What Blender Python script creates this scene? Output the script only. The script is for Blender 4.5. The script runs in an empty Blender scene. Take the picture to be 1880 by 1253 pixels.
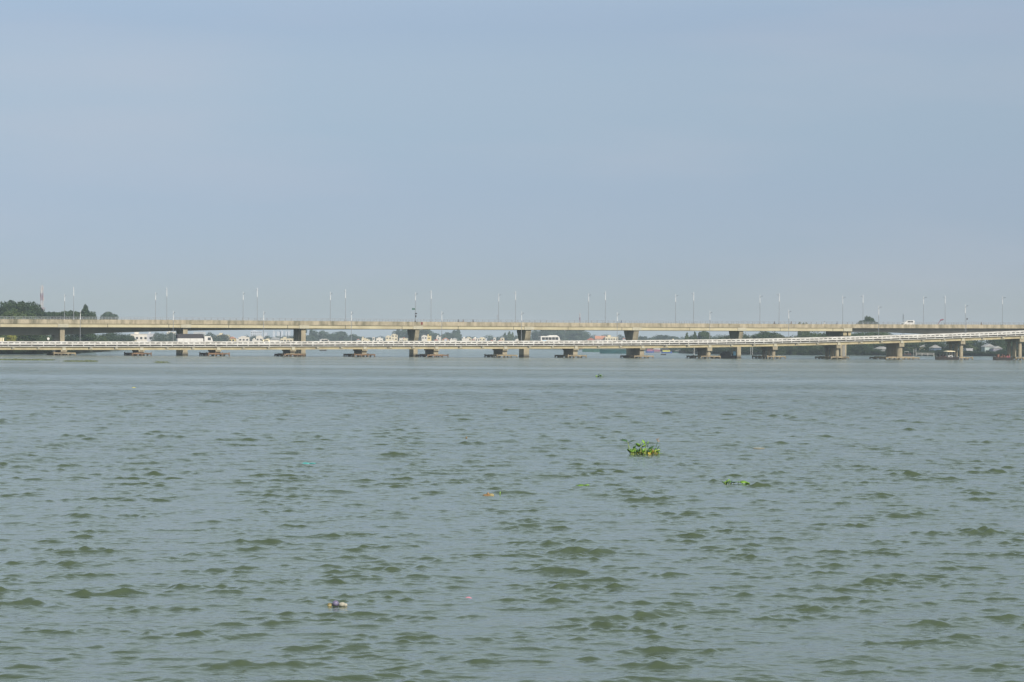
import bpy, bmesh, math, random
import numpy as np
from mathutils import Vector, Matrix
R = math.radians
random.seed(7)
sc = bpy.context.scene
COL = sc.collection

# ------------------------------------------------------------------ camera
F = 4764.0            # focal length in photo pixels (1880 wide)
CAMH = 4.1
ROLL, PITCH = 0.0066, 0.00164
cam_d = bpy.data.cameras.new('camera'); cam = bpy.data.objects.new('camera', cam_d); COL.objects.link(cam)
cam_d.sensor_width = 36; cam_d.lens = F/1880*36; cam_d.clip_start = 0.5; cam_d.clip_end = 60000
CM = Matrix.Rotation(R(90)+PITCH, 3, 'X') @ Matrix.Rotation(ROLL, 3, 'Z')
cam.matrix_world = Matrix.Translation((0, 0, CAMH)) @ CM.to_4x4()
sc.camera = cam
# ------------------------------------------------------------------ light
SUN_EL, SUN_AZ = R(40), R(148)      # azimuth clockwise from +Y
w = bpy.data.worlds.new('World'); sc.world = w; w.use_nodes = True
nt = w.node_tree; nt.nodes.clear()
wo = nt.nodes.new('ShaderNodeOutputWorld'); bg = nt.nodes.new('ShaderNodeBackground')
sky = nt.nodes.new('ShaderNodeTexSky'); sky.sky_type = 'NISHITA'; sky.sun_disc = False
sky.sun_elevation = SUN_EL; sky.sun_rotation = SUN_AZ; sky.air_density = 1.0; sky.dust_density = 0.8; sky.ozone_density = 1.5
geo = nt.nodes.new('ShaderNodeTexCoord'); sep = nt.nodes.new('ShaderNodeSeparateXYZ')
nt.links.new(geo.outputs['Generated'], sep.inputs[0])
# thin humid veil: the sky close to the horizon is greyer, a little higher it is clear pale blue
ramp = nt.nodes.new('ShaderNodeValToRGB'); e = ramp.color_ramp.elements
SKY_KEYS = [(0, (.74, .87, 1.16)), (.015, (.73, .86, 1.16)), (.028, (.68, .80, 1.17)), (.054, (.69, .76, 1.05)), (.08, (.79, .815, .985)), (.107, (.94, .905, .99)),
            (.13, (1.03, .97, 1.03)), (.2, (2.40, 1.99, 1.56)), (.4, (3.45, 2.80, 1.90)), (1.0, (1.9, 1.6, 1.1))]
def hermite(pts, x):
    for k in range(len(pts)-1):
        (x0, a), (x1, b) = pts[k], pts[k+1]
        if x <= x1+1e-9:
            sl_ = lambda i: 0 if i <= 0 or i >= len(pts)-1 else (pts[i+1][1]-pts[i-1][1])/(pts[i+1][0]-pts[i-1][0])
            h = x1-x0; t = (x-x0)/h
            return (2*t**3-3*t*t+1)*a+(t**3-2*t*t+t)*h*sl_(k)+(-2*t**3+3*t*t)*b+(t**3-t*t)*h*sl_(k+1)
SKY_STOPS = [(z, [hermite([(p, c[k]) for p, c in SKY_KEYS], z) for k in range(3)]) for z in
             (0, .008, .015, .021, .028, .036, .044, .054, .062, .071, .08, .089, .098, .107, .115, .122, .13, .14, .155, .17, .185, .2, .25, .3, .4, .5, .7, 1.0)]
while len(e) < len(SKY_STOPS): e.new(0.5)
for el, (p, c) in zip(e, SKY_STOPS): el.position = p; el.color = (*c, 1)
nt.links.new(sep.outputs['Z'], ramp.inputs[0])
mul = nt.nodes.new('ShaderNodeMix'); mul.data_type = 'RGBA'; mul.blend_type = 'MULTIPLY'; mul.inputs[0].default_value = 1
nt.links.new(sky.outputs[0], mul.inputs[6]); nt.links.new(ramp.outputs[0], mul.inputs[7])
# faint high cloud wisps
mp = nt.nodes.new('ShaderNodeMapping'); mp.inputs['Scale'].default_value = (5, 5, 26)
nz = nt.nodes.new('ShaderNodeTexNoise'); nz.inputs['Scale'].default_value = 1.1; nz.inputs['Detail'].default_value = 4; nz.inputs['Roughness'].default_value = .45
nt.links.new(geo.outputs['Generated'], mp.inputs[0]); nt.links.new(mp.outputs[0], nz.inputs[0])
mr = nt.nodes.new('ShaderNodeMapRange'); mr.inputs[1].default_value = .45; mr.inputs[2].default_value = .8; mr.inputs[3].default_value = 0; mr.inputs[4].default_value = .22
nt.links.new(nz.outputs[0], mr.inputs[0])
cl = nt.nodes.new('ShaderNodeMix'); cl.data_type = 'RGBA'
cl.inputs[7].default_value = (6.6, 6.5, 7.1, 1)
nt.links.new(mr.outputs[0], cl.inputs[0]); nt.links.new(mul.outputs[2], cl.inputs[6])
# one pale pinkish cloud wisp low in the north-west
vd = nt.nodes.new('ShaderNodeVectorMath'); vd.operation = 'SUBTRACT'; vd.inputs[1].default_value = (-.185, .97, .113); nt.links.new(geo.outputs['Generated'], vd.inputs[0])
vs = nt.nodes.new('ShaderNodeVectorMath'); vs.operation = 'MULTIPLY'; vs.inputs[1].default_value = (15, 1, 75); nt.links.new(vd.outputs[0], vs.inputs[0])
ln = nt.nodes.new('ShaderNodeVectorMath'); ln.operation = 'LENGTH'; nt.links.new(vs.outputs[0], ln.inputs[0])
m1 = nt.nodes.new('ShaderNodeMapRange'); m1.inputs[1].default_value = 1.25; m1.inputs[2].default_value = .1; m1.inputs[3].default_value = 0; m1.inputs[4].default_value = .42; nt.links.new(ln.outputs[0], m1.inputs[0])
n2_ = nt.nodes.new('ShaderNodeTexNoise'); n2_.inputs['Scale'].default_value = 2.2; n2_.inputs['Detail'].default_value = 5; nt.links.new(mp.outputs[0], n2_.inputs[0])
m2_ = nt.nodes.new('ShaderNodeMath'); m2_.operation = 'MULTIPLY'; nt.links.new(m1.outputs[0], m2_.inputs[0]); nt.links.new(n2_.outputs[0], m2_.inputs[1])
c2_ = nt.nodes.new('ShaderNodeMix'); c2_.data_type = 'RGBA'; c2_.inputs[7].default_value = (6.2, 5.9, 6.9, 1); nt.links.new(m2_.outputs[0], c2_.inputs[0]); nt.links.new(cl.outputs[2], c2_.inputs[6])
nt.links.new(c2_.outputs[2], bg.inputs[0]); bg.inputs[1].default_value = 0.09
nt.links.new(bg.outputs[0], wo.inputs[0])
sl = bpy.data.lights.new('sun', 'SUN'); sl.energy = 5.0; sl.angle = R(0.6); sl.color = (1, .93, .82)
so = bpy.data.objects.new('sun', sl); COL.objects.link(so)
sd = Vector((math.sin(SUN_AZ)*math.cos(SUN_EL), math.cos(SUN_AZ)*math.cos(SUN_EL), math.sin(SUN_EL)))
so.rotation_euler = sd.to_track_quat('Z', 'Y').to_euler(); so.location = (60, -100, 120)
sc.view_settings.view_transform = 'Standard'; sc.view_settings.look = 'None'; sc.view_settings.exposure = 0; sc.view_settings.gamma = 1
sc.view_settings.use_curve_mapping = False
sc.cycles.use_denoising = True
try:
    sc.cycles.max_bounces = 6; sc.cycles.volume_bounces = 1; sc.cycles.transparent_max_bounces = 8
    sc.cycles.caustics_reflective = False; sc.cycles.caustics_refractive = False
except Exception: pass

# ------------------------------------------------------------------ helpers
def ray(px, py):
    return CM @ Vector(((px-940)/F, (626.5-py)/F, -1))
def W(px, py, Z):
    """world point at depth Z seen at photo pixel px, py"""
    d = ray(px, py); return Vector((0, 0, CAMH)) + d*(Z/d.y)
def G(px, py, z=0):
    d = ray(px, py); return Vector((0, 0, CAMH)) + d*((z-CAMH)/d.z)
def sm(a, b, x):
    t = min(1, max(0, (x-a)/(b-a))); return t*t*(3-2*t)
def curve(pts):
    xs = [p[0] for p in pts]; ys = [p[1] for p in pts]; n = len(xs)
    ms = []
    for i in range(n):
        a, b = max(0, i-1), min(n-1, i+1); ms.append((ys[b]-ys[a])/(xs[b]-xs[a]))
    def f(x):
        if x <= xs[0]: return ys[0]+ms[0]*(x-xs[0])
        if x >= xs[-1]: return ys[-1]+ms[-1]*(x-xs[-1])
        for i in range(n-1):
            if x <= xs[i+1]:
                h = xs[i+1]-xs[i]; t = (x-xs[i])/h
                return ((2*t**3-3*t*t+1)*ys[i]+(t**3-2*t*t+t)*h*ms[i]+(-2*t**3+3*t*t)*ys[i+1]+(t**3-t*t)*h*ms[i+1])
    return f

MATS = {}
def mat(name, col, rough=.8, var=.0, scale=.5, col2=None, stretch=(1, 1, 1), metal=0, objrand=0, bump=0, band=None, spec=.3):
    """procedural principled material: noise mixes col and col2; band=(z0,z1,colour) is a growth stain above the waterline"""
    if name in MATS: return MATS[name]
    m = bpy.data.materials.new(name); m.use_nodes = True; t = m.node_tree; b = t.nodes['Principled BSDF']
    b.inputs['Roughness'].default_value = rough; b.inputs['Metallic'].default_value = metal
    b.inputs['Specular IOR Level'].default_value = spec
    if col2 is None: col2 = tuple(c*(1-var) for c in col)
    g = t.nodes.new('ShaderNodeNewGeometry'); mp = t.nodes.new('ShaderNodeMapping'); mp.inputs['Scale'].default_value = stretch
    nz = t.nodes.new('ShaderNodeTexNoise'); nz.inputs['Scale'].default_value = scale; nz.inputs['Detail'].default_value = 5; nz.inputs['Roughness'].default_value = .65
    t.links.new(g.outputs['Position'], mp.inputs[0]); t.links.new(mp.outputs[0], nz.inputs[0])
    mrr = t.nodes.new('ShaderNodeMapRange'); mrr.inputs[1].default_value = .38; mrr.inputs[2].default_value = .66
    t.links.new(nz.outputs[0], mrr.inputs[0])
    mx = t.nodes.new('ShaderNodeMix'); mx.data_type = 'RGBA'; mx.inputs[6].default_value = (*col, 1); mx.inputs[7].default_value = (*col2, 1)
    t.links.new(mrr.outputs[0], mx.inputs[0]); out = mx.outputs[2]
    if band:
        s = t.nodes.new('ShaderNodeSeparateXYZ'); t.links.new(g.outputs['Position'], s.inputs[0])
        ad = t.nodes.new('ShaderNodeMath'); ad.operation = 'MULTIPLY_ADD'; ad.inputs[1].default_value = .5; t.links.new(nz.outputs[0], ad.inputs[0]); t.links.new(s.outputs[2], ad.inputs[2])
        r2 = t.nodes.new('ShaderNodeMapRange'); r2.inputs[1].default_value = band[0]+.25; r2.inputs[2].default_value = band[1]+.25; r2.inputs[3].default_value = 1; r2.inputs[4].default_value = 0
        t.links.new(ad.outputs[0], r2.inputs[0])
        m2 = t.nodes.new('ShaderNodeMix'); m2.data_type = 'RGBA'; m2.inputs[7].default_value = (*band[2], 1)
        t.links.new(r2.outputs[0], m2.inputs[0]); t.links.new(out, m2.inputs[6]); out = m2.outputs[2]
    if objrand:
        oi = t.nodes.new('ShaderNodeObjectInfo'); hs = t.nodes.new('ShaderNodeHueSaturation')
        r3 = t.nodes.new('ShaderNodeMapRange'); r3.inputs[3].default_value = 1-objrand; r3.inputs[4].default_value = 1+objrand
        t.links.new(oi.outputs['Random'], r3.inputs[0]); t.links.new(r3.outputs[0], hs.inputs['Value'])
        r4 = t.nodes.new('ShaderNodeMapRange'); r4.inputs[3].default_value = .5+objrand*.08; r4.inputs[4].default_value = .5-objrand*.08
        t.links.new(oi.outputs['Random'], r4.inputs[0]); t.links.new(r4.outputs[0], hs.inputs['Hue'])
        t.links.new(out, hs.inputs['Color']); out = hs.outputs[0]
    t.links.new(out, b.inputs['Base Color'])
    if bump:
        bp = t.nodes.new('ShaderNodeBump'); bp.inputs['Strength'].default_value = bump; bp.inputs['Distance'].default_value = .1
        t.links.new(nz.outputs[0], bp.inputs['Height']); t.links.new(bp.outputs[0], b.inputs['Normal'])
    MATS[name] = m; return m

class MB:
    """collects boxes, bars, tubes and builds them as one mesh object"""
    def __init__(s): s.v = []; s.f = []
    def add(s, vs, fs):
        o = len(s.v); s.v += [tuple(v) for v in vs]; s.f += [tuple(i+o for i in f) for f in fs]; return s
    def box(s, x0, x1, y0, y1, z0, z1):
        return s.add([(x0,y0,z0),(x1,y0,z0),(x1,y1,z0),(x0,y1,z0),(x0,y0,z1),(x1,y0,z1),(x1,y1,z1),(x0,y1,z1)],
                     [(0,3,2,1),(4,5,6,7),(0,1,5,4),(1,2,6,5),(2,3,7,6),(3,0,4,7)])
    def hexa(s, b, t):
        return s.add(list(b)+list(t), [(0,3,2,1),(4,5,6,7),(0,1,5,4),(1,2,6,5),(2,3,7,6),(3,0,4,7)])
    def bar(s, a, b, r, r2=None, n=6):
        a, b = Vector(a), Vector(b); r2 = r if r2 is None else r2
        d = (b-a).normalized(); q = d.to_track_quat('Z', 'Y')
        vs = []
        for p, rr in ((a, r), (b, r2)):
            for i in range(n):
                an = 2*math.pi*(i+.5)/n; vs.append(p + q @ Vector((rr*math.cos(an), rr*math.sin(an), 0)))
        fs = [(i, (i+1) % n, n+(i+1) % n, n+i) for i in range(n)] + [tuple(reversed(range(n))), tuple(range(n, 2*n))]
        return s.add(vs, fs)
    def path(s, pts, r, n=6):
        for i in range(len(pts)-1):
            s.bar(pts[i], pts[i+1], r if not isinstance(r, (list, tuple)) else r[i], None if not isinstance(r, (list, tuple)) else r[i+1], n)
        return s
    def ell(s, c, rx, ry, rz, nu=10, nv=6):
        vs = [(c[0], c[1], c[2]-rz)]
        for j in range(1, nv):
            th = -math.pi/2+math.pi*j/nv
            for i in range(nu):
                a = 2*math.pi*i/nu; vs.append((c[0]+rx*math.cos(a)*math.cos(th), c[1]+ry*math.sin(a)*math.cos(th), c[2]+rz*math.sin(th)))
        vs.append((c[0], c[1], c[2]+rz)); fs = []
        for i in range(nu): fs.append((0, 1+(i+1) % nu, 1+i))
        for j in range(nv-2):
            for i in range(nu):
                a = 1+j*nu; fs.append((a+i, a+(i+1) % nu, a+nu+(i+1) % nu, a+nu+i))
        l = len(vs)-1; a = 1+(nv-2)*nu
        for i in range(nu): fs.append((l, a+i, a+(i+1) % nu))
        return s.add(vs, fs)
    def prism(s, poly, y0, y1):
        """poly in (x,z), extruded over y"""
        n = len(poly)
        vs = [(x, y0, z) for x, z in poly]+[(x, y1, z) for x, z in poly]
        return s.add(vs, [(i, (i+1) % n, n+(i+1) % n, n+i) for i in range(n)]+[tuple(reversed(range(n))), tuple(range(n, 2*n))])
    def wheel(s, c, r, wd, n=14):
        return s.bar((c[0], c[1]-wd/2, c[2]), (c[0], c[1]+wd/2, c[2]), r, n=n)
    def build(s, name, m, parent=None, bevel=0, smooth=False):
        me = bpy.data.meshes.new(name); me.from_pydata([tuple(v) for v in s.v], [], s.f)
        bm = bmesh.new(); bm.from_mesh(me); bmesh.ops.recalc_face_normals(bm, faces=bm.faces)
        if bevel: bmesh.ops.bevel(bm, geom=list(bm.edges), offset=bevel, segments=1, affect='EDGES', clamp_overlap=True)
        bm.to_mesh(me); bm.free()
        if smooth:
            for p in me.polygons: p.use_smooth = True
        me.materials.append(m)
        o = bpy.data.objects.new(name, me); COL.objects.link(o)
        if parent: o.parent = parent
        return o
def thing(name, label, cat, loc=(0, 0, 0), rz=0, group=None, scale=1):
    o = bpy.data.objects.new(name, None); COL.objects.link(o); o.location = loc; o.rotation_euler = (0, 0, rz)
    o.scale = (scale,)*3 if not isinstance(scale, tuple) else scale; o.empty_display_size = .5
    tag(o, label, cat, group); return o
def part(name, parent):
    o = bpy.data.objects.new(name, None); COL.objects.link(o); o.parent = parent; return o
def tag(o, label, cat, group=None):
    o['label'] = label; o['category'] = cat
    if group: o['group'] = group
    return o
def structure(o): o['kind'] = 'structure'; return o
def dup(root, loc, rz=0, label=None, scale=None, group=None):
    kids = {}
    for ob in list(bpy.data.objects):
        if ob.parent: kids.setdefault(ob.parent.name, []).append(ob)
    def cp(o, par):
        c = o.copy(); COL.objects.link(c); c.parent = par
        for k in kids.get(o.name, []): cp(k, c)
        return c
    r = cp(root, None); r.location = loc; r.rotation_euler = (0, 0, rz)
    if label: r['label'] = label
    if group: r['group'] = group
    if scale is not None: r.scale = (scale,)*3 if not isinstance(scale, tuple) else scale
    return r
ORD = ['leftmost', 'second from the left', 'third from the left', 'fourth from the left', 'fifth from the left', 'sixth from the left', 'seventh from the left',
       'eighth from the left', 'ninth from the left', 'tenth from the left', 'eleventh from the left', 'twelfth from the left', 'thirteenth from the left', 'fourteenth from the left']
def ordn(i, n): return 'rightmost' if i == n-1 and n > 1 else ORD[i]

# ------------------------------------------------------------------ water
def build_water():
    rng = np.random.default_rng(5)
    rs = [9.0]
    while rs[-1] < 780:
        r = rs[-1]
        rs.append(r + (0.12 if r < 26 else max(.05, .05*(r/58)**1.4)))
    r = np.array(rs); r_far = np.array([830, 900, 1000, 1200, 1500, 2000, 2800, 4000, 6000, 9400])
    rr = np.concatenate([r, r_far])
    a = np.concatenate([np.linspace(-60, -14, 60)[:-1], np.linspace(-14, 14, 900), np.linspace(14, 60, 60)[1:]])*math.pi/180
    Rr, A = np.meshgrid(rr, a, indexing='ij')
    X = Rr*np.sin(A); Y = Rr*np.cos(A)
    dr = np.gradient(rr)[:, None]*np.ones_like(X)
    da = np.gradient(a)[None, :]*Rr
    X0, Y0 = X.copy(), Y.copy(); Z = np.zeros_like(X); DX = np.zeros_like(X); DY = np.zeros_like(X)
    # slow amplitude modulation (gust patches)
    mod = np.zeros_like(X)
    for k in range(9):
        th = rng.uniform(0, 2*math.pi); L = rng.uniform(7, 40); mod += np.sin((X0*math.cos(th)+Y0*math.sin(th))*2*math.pi/L+rng.uniform(0, 6.28))
    mod = 1+.10*np.clip(mod/2.1, -1.6, 2.0)
    mod2 = np.zeros_like(X)
    for k in range(9):
        th = rng.uniform(0, 2*math.pi); L = rng.uniform(1.6, 5); mod2 += np.sin((X0*math.cos(th)+Y0*math.sin(th))*2*math.pi/L+rng.uniform(0, 6.28))
    mod2 = 1+.34*np.clip(mod2/2.1, -1.5, 2.3)
    fade = np.clip((780-Rr)/300, 0, 1)
    n = 190; main = R(99)
    lams = np.exp(math.log(.17)+rng.uniform(0, 1, n)**.95*math.log(3.0/.17))
    miss = np.zeros_like(X)
    tot = 0
    for i, L in enumerate(lams):
        th = main + rng.normal(0, .8 if L < .4 else .58 if L < 1.3 else .42)
        k = 2*math.pi/L; kx, ky = k*math.cos(th), k*math.sin(th)
        slope = SLOPE*(1.2 if L < .45 else 1.12 if L < 1.0 else .98*(1.0/L)**.7)*rng.uniform(.6, 1.4)
        amp = slope/k; tot += slope**2/2
        # resolution limits of this stretch of the sheet
        wv = np.clip((L/dr-2.0)/1.8, 0, 1)*np.clip((L/np.abs(da)-2.2)/2, 0, 1)*fade
        if wv.max() == 0: continue
        ph = kx*X0+ky*Y0+rng.uniform(0, 6.28)
        am = amp*wv*(mod*mod2 if L < 2.2 else mod)
        Z += am*np.cos(ph); s = am*np.sin(ph)*1.0
        DX -= s*math.cos(th); DY -= s*math.sin(th)
    print('rms slope', math.sqrt(tot), X.shape)
    sg = Z[:400].std(); Z = Z+.12*(Z*Z/sg-sg)*np.clip(fade, 0, 1)
    X = X0+DX; Y = Y0+DY
    far = np.clip((Rr-45)/230, 0, 1)
    nr, na = X.shape
    co = np.stack([X, Y, Z], -1).reshape(-1, 3).astype(np.float32)
    idx = np.arange(nr*na).reshape(nr, na)
    q = np.stack([idx[:-1, :-1], idx[:-1, 1:], idx[1:, 1:], idx[1:, :-1]], -1).reshape(-1, 4)[:, ::-1]
    me = bpy.data.meshes.new('river_water'); me.vertices.add(len(co)); me.vertices.foreach_set('co', co.ravel())
    me.loops.add(q.size); me.loops.foreach_set('vertex_index', q.ravel().astype(np.int32))
    me.polygons.add(len(q)); me.polygons.foreach_set('loop_start', np.arange(0, q.size, 4, dtype=np.int32))
    me.polygons.foreach_set('use_smooth', np.ones(len(q), dtype=bool))
    at = me.attributes.new('unresolved', 'FLOAT', 'POINT'); at.data.foreach_set('value', far.ravel().astype(np.float32))
    me.update(calc_edges=True)
    o = bpy.data.objects.new('river_water', me); COL.objects.link(o)
    m = bpy.data.materials.new('river_water'); m.use_nodes = True; t = m.node_tree; b = t.nodes['Principled BSDF']
    b.inputs['Roughness'].default_value = .07; b.inputs['IOR'].default_value = 1.333; b.inputs['Specular IOR Level'].default_value = .5
    g = t.nodes.new('ShaderNodeNewGeometry')
    cn = t.nodes.new('ShaderNodeTexNoise'); cn.inputs['Scale'].default_value = .05; cn.inputs['Detail'].default_value = 3
    t.links.new(g.outputs['Position'], cn.inputs[0])
    cx = t.nodes.new('ShaderNodeMix'); cx.data_type = 'RGBA'; cx.inputs[6].default_value = (*WATER_A, 1); cx.inputs[7].default_value = (*WATER_B, 1)
    t.links.new(cn.outputs[0], cx.inputs[0]); t.links.new(cx.outputs[2], b.inputs['Base Color'])
    # fine ripples everywhere; the chop the far sheet is too coarse to carry comes from the second noise
    n1 = t.nodes.new('ShaderNodeTexNoise'); n1.inputs['Scale'].default_value = 3.6; n1.inputs['Detail'].default_value = 3; n1.inputs['Roughness'].default_value = .55
    n2 = t.nodes.new('ShaderNodeTexNoise'); n2.inputs['Scale'].default_value = .8; n2.inputs['Detail'].default_value = 4; n2.inputs['Roughness'].default_value = .6
    n3 = t.nodes.new('ShaderNodeTexNoise'); n3.inputs['Scale'].default_value = .018; n3.inputs['Detail'].default_value = 3
    mp = t.nodes.new('ShaderNodeMapping'); mp.inputs['Scale'].default_value = (.55, 1, 1); t.links.new(g.outputs['Position'], mp.inputs[0])
    for x in (n1, n2): t.links.new(mp.outputs[0], x.inputs[0])
    mp3 = t.nodes.new('ShaderNodeMapping'); mp3.inputs['Scale'].default_value = (.25, 1, 1); t.links.new(g.outputs['Position'], mp3.inputs[0]); t.links.new(mp3.outputs[0], n3.inputs[0])
    gm = t.nodes.new('ShaderNodeMapRange'); gm.inputs[1].default_value = .35; gm.inputs[2].default_value = .65; gm.inputs[3].default_value = .15; gm.inputs[4].default_value = 1.7
    t.links.new(n3.outputs[0], gm.inputs[0])
    av = t.nodes.new('ShaderNodeAttribute'); av.attribute_name = 'unresolved'
    ro = t.nodes.new('ShaderNodeMapRange'); ro.inputs[3].default_value = .07; ro.inputs[4].default_value = .12; t.links.new(av.outputs['Fac'], ro.inputs[0]); t.links.new(ro.outputs[0], b.inputs['Roughness'])
    ms = t.nodes.new('ShaderNodeMath'); ms.operation = 'MULTIPLY'; t.links.new(av.outputs['Fac'], ms.inputs[0]); t.links.new(gm.outputs[0], ms.inputs[1])
    ms2 = t.nodes.new('ShaderNodeMath'); ms2.operation = 'MULTIPLY'; t.links.new(ms.outputs[0], ms2.inputs[0]); ms2.inputs[1].default_value = FAR_CHOP
    b1 = t.nodes.new('ShaderNodeBump'); b1.inputs['Distance'].default_value = .05; b1.inputs['Strength'].default_value = RIPPLE
    b2 = t.nodes.new('ShaderNodeBump'); b2.inputs['Distance'].default_value = .5
    t.links.new(n1.outputs[0], b1.inputs['Height']); t.links.new(n2.outputs[0], b2.inputs['Height']); t.links.new(ms2.outputs[0], b2.inputs['Strength'])
    t.links.new(b1.outputs[0], b2.inputs['Normal']); t.links.new(b2.outputs[0], b.inputs['Normal'])
    me.materials.append(m)
    structure(o)
SLOPE = .0112; WATER_A = (.048, .070, .040); WATER_B = (.056, .077, .050); FAR_CHOP = 1.25; RIPPLE = .75
build_water()

# ------------------------------------------------------------------ land
m_bank = mat('bank_soil', (.10, .085, .055), .95, .5, .08, (.05, .06, .03))
m_green = mat('bank_grass', (.022, .034, .016), .95, .4, .05, (.035, .042, .022))
def land(name, outline, z=1.3):
    """outline: shoreline points (x,y) then back points; sloping bank skirt"""
    n = len(outline); c = Vector((sum(p[0] for p in outline)/n, sum(p[1] for p in outline)/n))
    top = []; low = []
    for p in outline:
        v = Vector(p); d = (v-c).normalized(); top.append((v.x-d.x*3, v.y-d.y*3, z+random.uniform(-.2, .2))); low.append((v.x, v.y, -.6))
    mb = MB(); mb.add(top+low, [tuple(range(n))]+[(i, (i+1) % n, n+(i+1) % n, n+i) for i in range(n)])
    o = mb.build(name, m_green); structure(o)
def gx(px, Z): return (px-940)/F*Z
left_shore = [(gx(-420, 845), 845), (gx(-60, 868), 868), (gx(60, 880), 880), (gx(125, 905), 905), (gx(150, 1020), 1020), (gx(185, 1250), 1250), (gx(250, 1600), 1600), (gx(400, 2150), 2150), (gx(640, 2700), 2700),
              (gx(940, 2950), 2950), (gx(1150, 2800), 2800), (gx(1210, 2200), 2200), (gx(1235, 1700), 1700), (gx(1262, 1500), 1500), (gx(1300, 1400), 1400), (gx(1400, 1345), 1345), (gx(1640, 1370), 1370),
              (gx(1880, 1380), 1380), (gx(2300, 1340), 1340), (gx(3400, 1300), 1300)]
def jag(pts):
    out = []
    for a, b in zip(pts, pts[1:]):
        L = math.hypot(b[0]-a[0], b[1]-a[1]); k = max(1, int(L/35))
        for i in range(k):
            t = i/k; out.append((a[0]+(b[0]-a[0])*t+random.uniform(-3, 3)*(i > 0), a[1]+(b[1]-a[1])*t+random.uniform(-3, 3)*(i > 0)))
    return out+[pts[-1]]
shore = jag(left_shore)
mb = MB(); n = len(shore)
top = [(x*1.002, y+5, 1.5+random.uniform(-.25, .25)) for x, y in shore]; low = [(x, y, -.5) for x, y in shore]
back = [(x*(9400/y) if y > 2000 else x*2.2+math.copysign(600, x), 9400 if y > 2000 else y+200, 1.5) for x, y in shore]
back = [(max(-9300, min(9300, -9300+18600*i/(n-1))), 9300, 1.5) for i in range(n)]
mid = [(x*1.01, y+40, 1.5) for x, y in shore]
mb.add(low+top+mid+back, [(k*n+i, k*n+i+1, (k+1)*n+i+1, (k+1)*n+i) for k in range(3) for i in range(n-1)])
structure(mb.build('ground', m_green))

# ------------------------------------------------------------------ bridges: common frame
UX, UY = .9375, .3481; PSI = math.atan2(UY, UX)
class Line:
    def __init__(s, px0, Z0): s.x0 = (px0-940)/F*Z0; s.y0 = Z0
    def pos(s, t, c=0, z=0): return Vector((s.x0+UX*t-UY*c, s.y0+UY*t+UX*c, z))
    def t(s, px, c=0):
        k = (px-940)/F; x0, y0 = s.x0-UY*c, s.y0+UX*c
        return (k*y0-x0)/(UX-k*UY)
    def px(s, t, c=0): p = s.pos(t, c); return 940+F*p.x/p.y
NEAR = Line(190, 822); FAR = Line(228, 856)
def loft(mb, L, ts, prof):
    """prof(t) -> list of (c, z); sweeps a closed section along the bridge"""
    secs = [prof(t) for t in ts]; n = len(secs[0]); vs = []
    for t, s in zip(ts, secs): vs += [L.pos(t, c, z) for c, z in s]
    fs = [(k*n+i, k*n+(i+1) % n, (k+1)*n+(i+1) % n, (k+1)*n+i) for k in range(len(ts)-1) for i in range(n)]
    fs += [tuple(reversed(range(n))), tuple((len(ts)-1)*n+i for i in range(n))]
    return mb.add(vs, fs)
def lbox(mb, L, t0, t1, c0, c1, z0, z1):
    """box in bridge frame; z0/z1 floats or functions of t"""
    f0 = z0 if callable(z0) else (lambda t: z0); f1 = z1 if callable(z1) else (lambda t: z1)
    b = [L.pos(t0, c0, f0(t0)), L.pos(t1, c0, f0(t1)), L.pos(t1, c1, f0(t1)), L.pos(t0, c1, f0(t0))]
    t = [L.pos(t0, c0, f1(t0)), L.pos(t1, c0, f1(t1)), L.pos(t1, c1, f1(t1)), L.pos(t0, c1, f1(t0))]
    return mb.hexa(b, t)
def sweep(mb, L, t0, t1, step, c0, c1, z0, z1):
    k = max(1, int(round((t1-t0)/step))); ts = [t0+(t1-t0)*i/k for i in range(k+1)]
    return loft(mb, L, ts, lambda t: [(c0, z0(t)), (c1, z0(t)), (c1, z1(t)), (c0, z1(t))])

m_beam = mat('weathered_beam_concrete', (.39, .345, .215), .85, .2, .35, (.28, .24, .155), (1, 1, .5), bump=.2)
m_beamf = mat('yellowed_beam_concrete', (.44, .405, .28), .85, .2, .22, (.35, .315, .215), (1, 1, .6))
m_panel = mat('pale_panel_concrete', (.42, .40, .31), .85, .2, .5)
m_parapet = mat('stained_parapet_concrete', (.38, .335, .25), .9, .4, 1.3, (.17, .155, .11), (.5, .5, .15))
m_parapet2 = mat('worn_parapet_concrete', (.36, .32, .24), .9, .4, .5, (.12, .115, .08), (1, 1, .3))
m_pier = mat('pier_concrete', (.33, .295, .215), .9, .3, .6, (.21, .185, .135), (1, 1, .3), band=(.3, 1.3, (.055, .05, .04)))
m_grey = mat('grey_girder_concrete', (.42, .39, .36), .9, .3, .25, (.32, .29, .27), (1, 1, .4))
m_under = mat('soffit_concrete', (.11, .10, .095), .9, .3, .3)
m_white = mat('white_painted_rail', (.60, .60, .59), .6, .35, .9, (.34, .33, .31), (.4, .4, 2))
m_road = mat('deck_asphalt', (.06, .06, .06), .9, .2, .5)
m_gap = mat('dark_gap_concrete', (.10, .10, .09), .9, .4, .7, (.05, .055, .05))  # dark concrete for joints and the strips that darken the railing openings
m_rust = mat('rust_stained_timber', (.21, .13, .08), .9, .5, .8, (.10, .07, .05), band=(-.2, .35, (.03, .03, .025)))
m_cap = mat('pile_cap_concrete', (.30, .25, .165), .9, .4, .7, (.13, .105, .075), band=(-.3, .45, (.04, .038, .03)))
m_darkm = mat('dark_steel', (.04, .04, .045), .6, .3, 2, metal=.3)
m_galv = mat('galvanised_steel', (.26, .28, .31), .5, .1, 2, metal=.3)
m_lampw = mat('white_lamp_head', (.62, .64, .66), .4, .05, 2)
m_red = mat('red_paint', (.16, .03, .03), .6, .3, 1)

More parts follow.
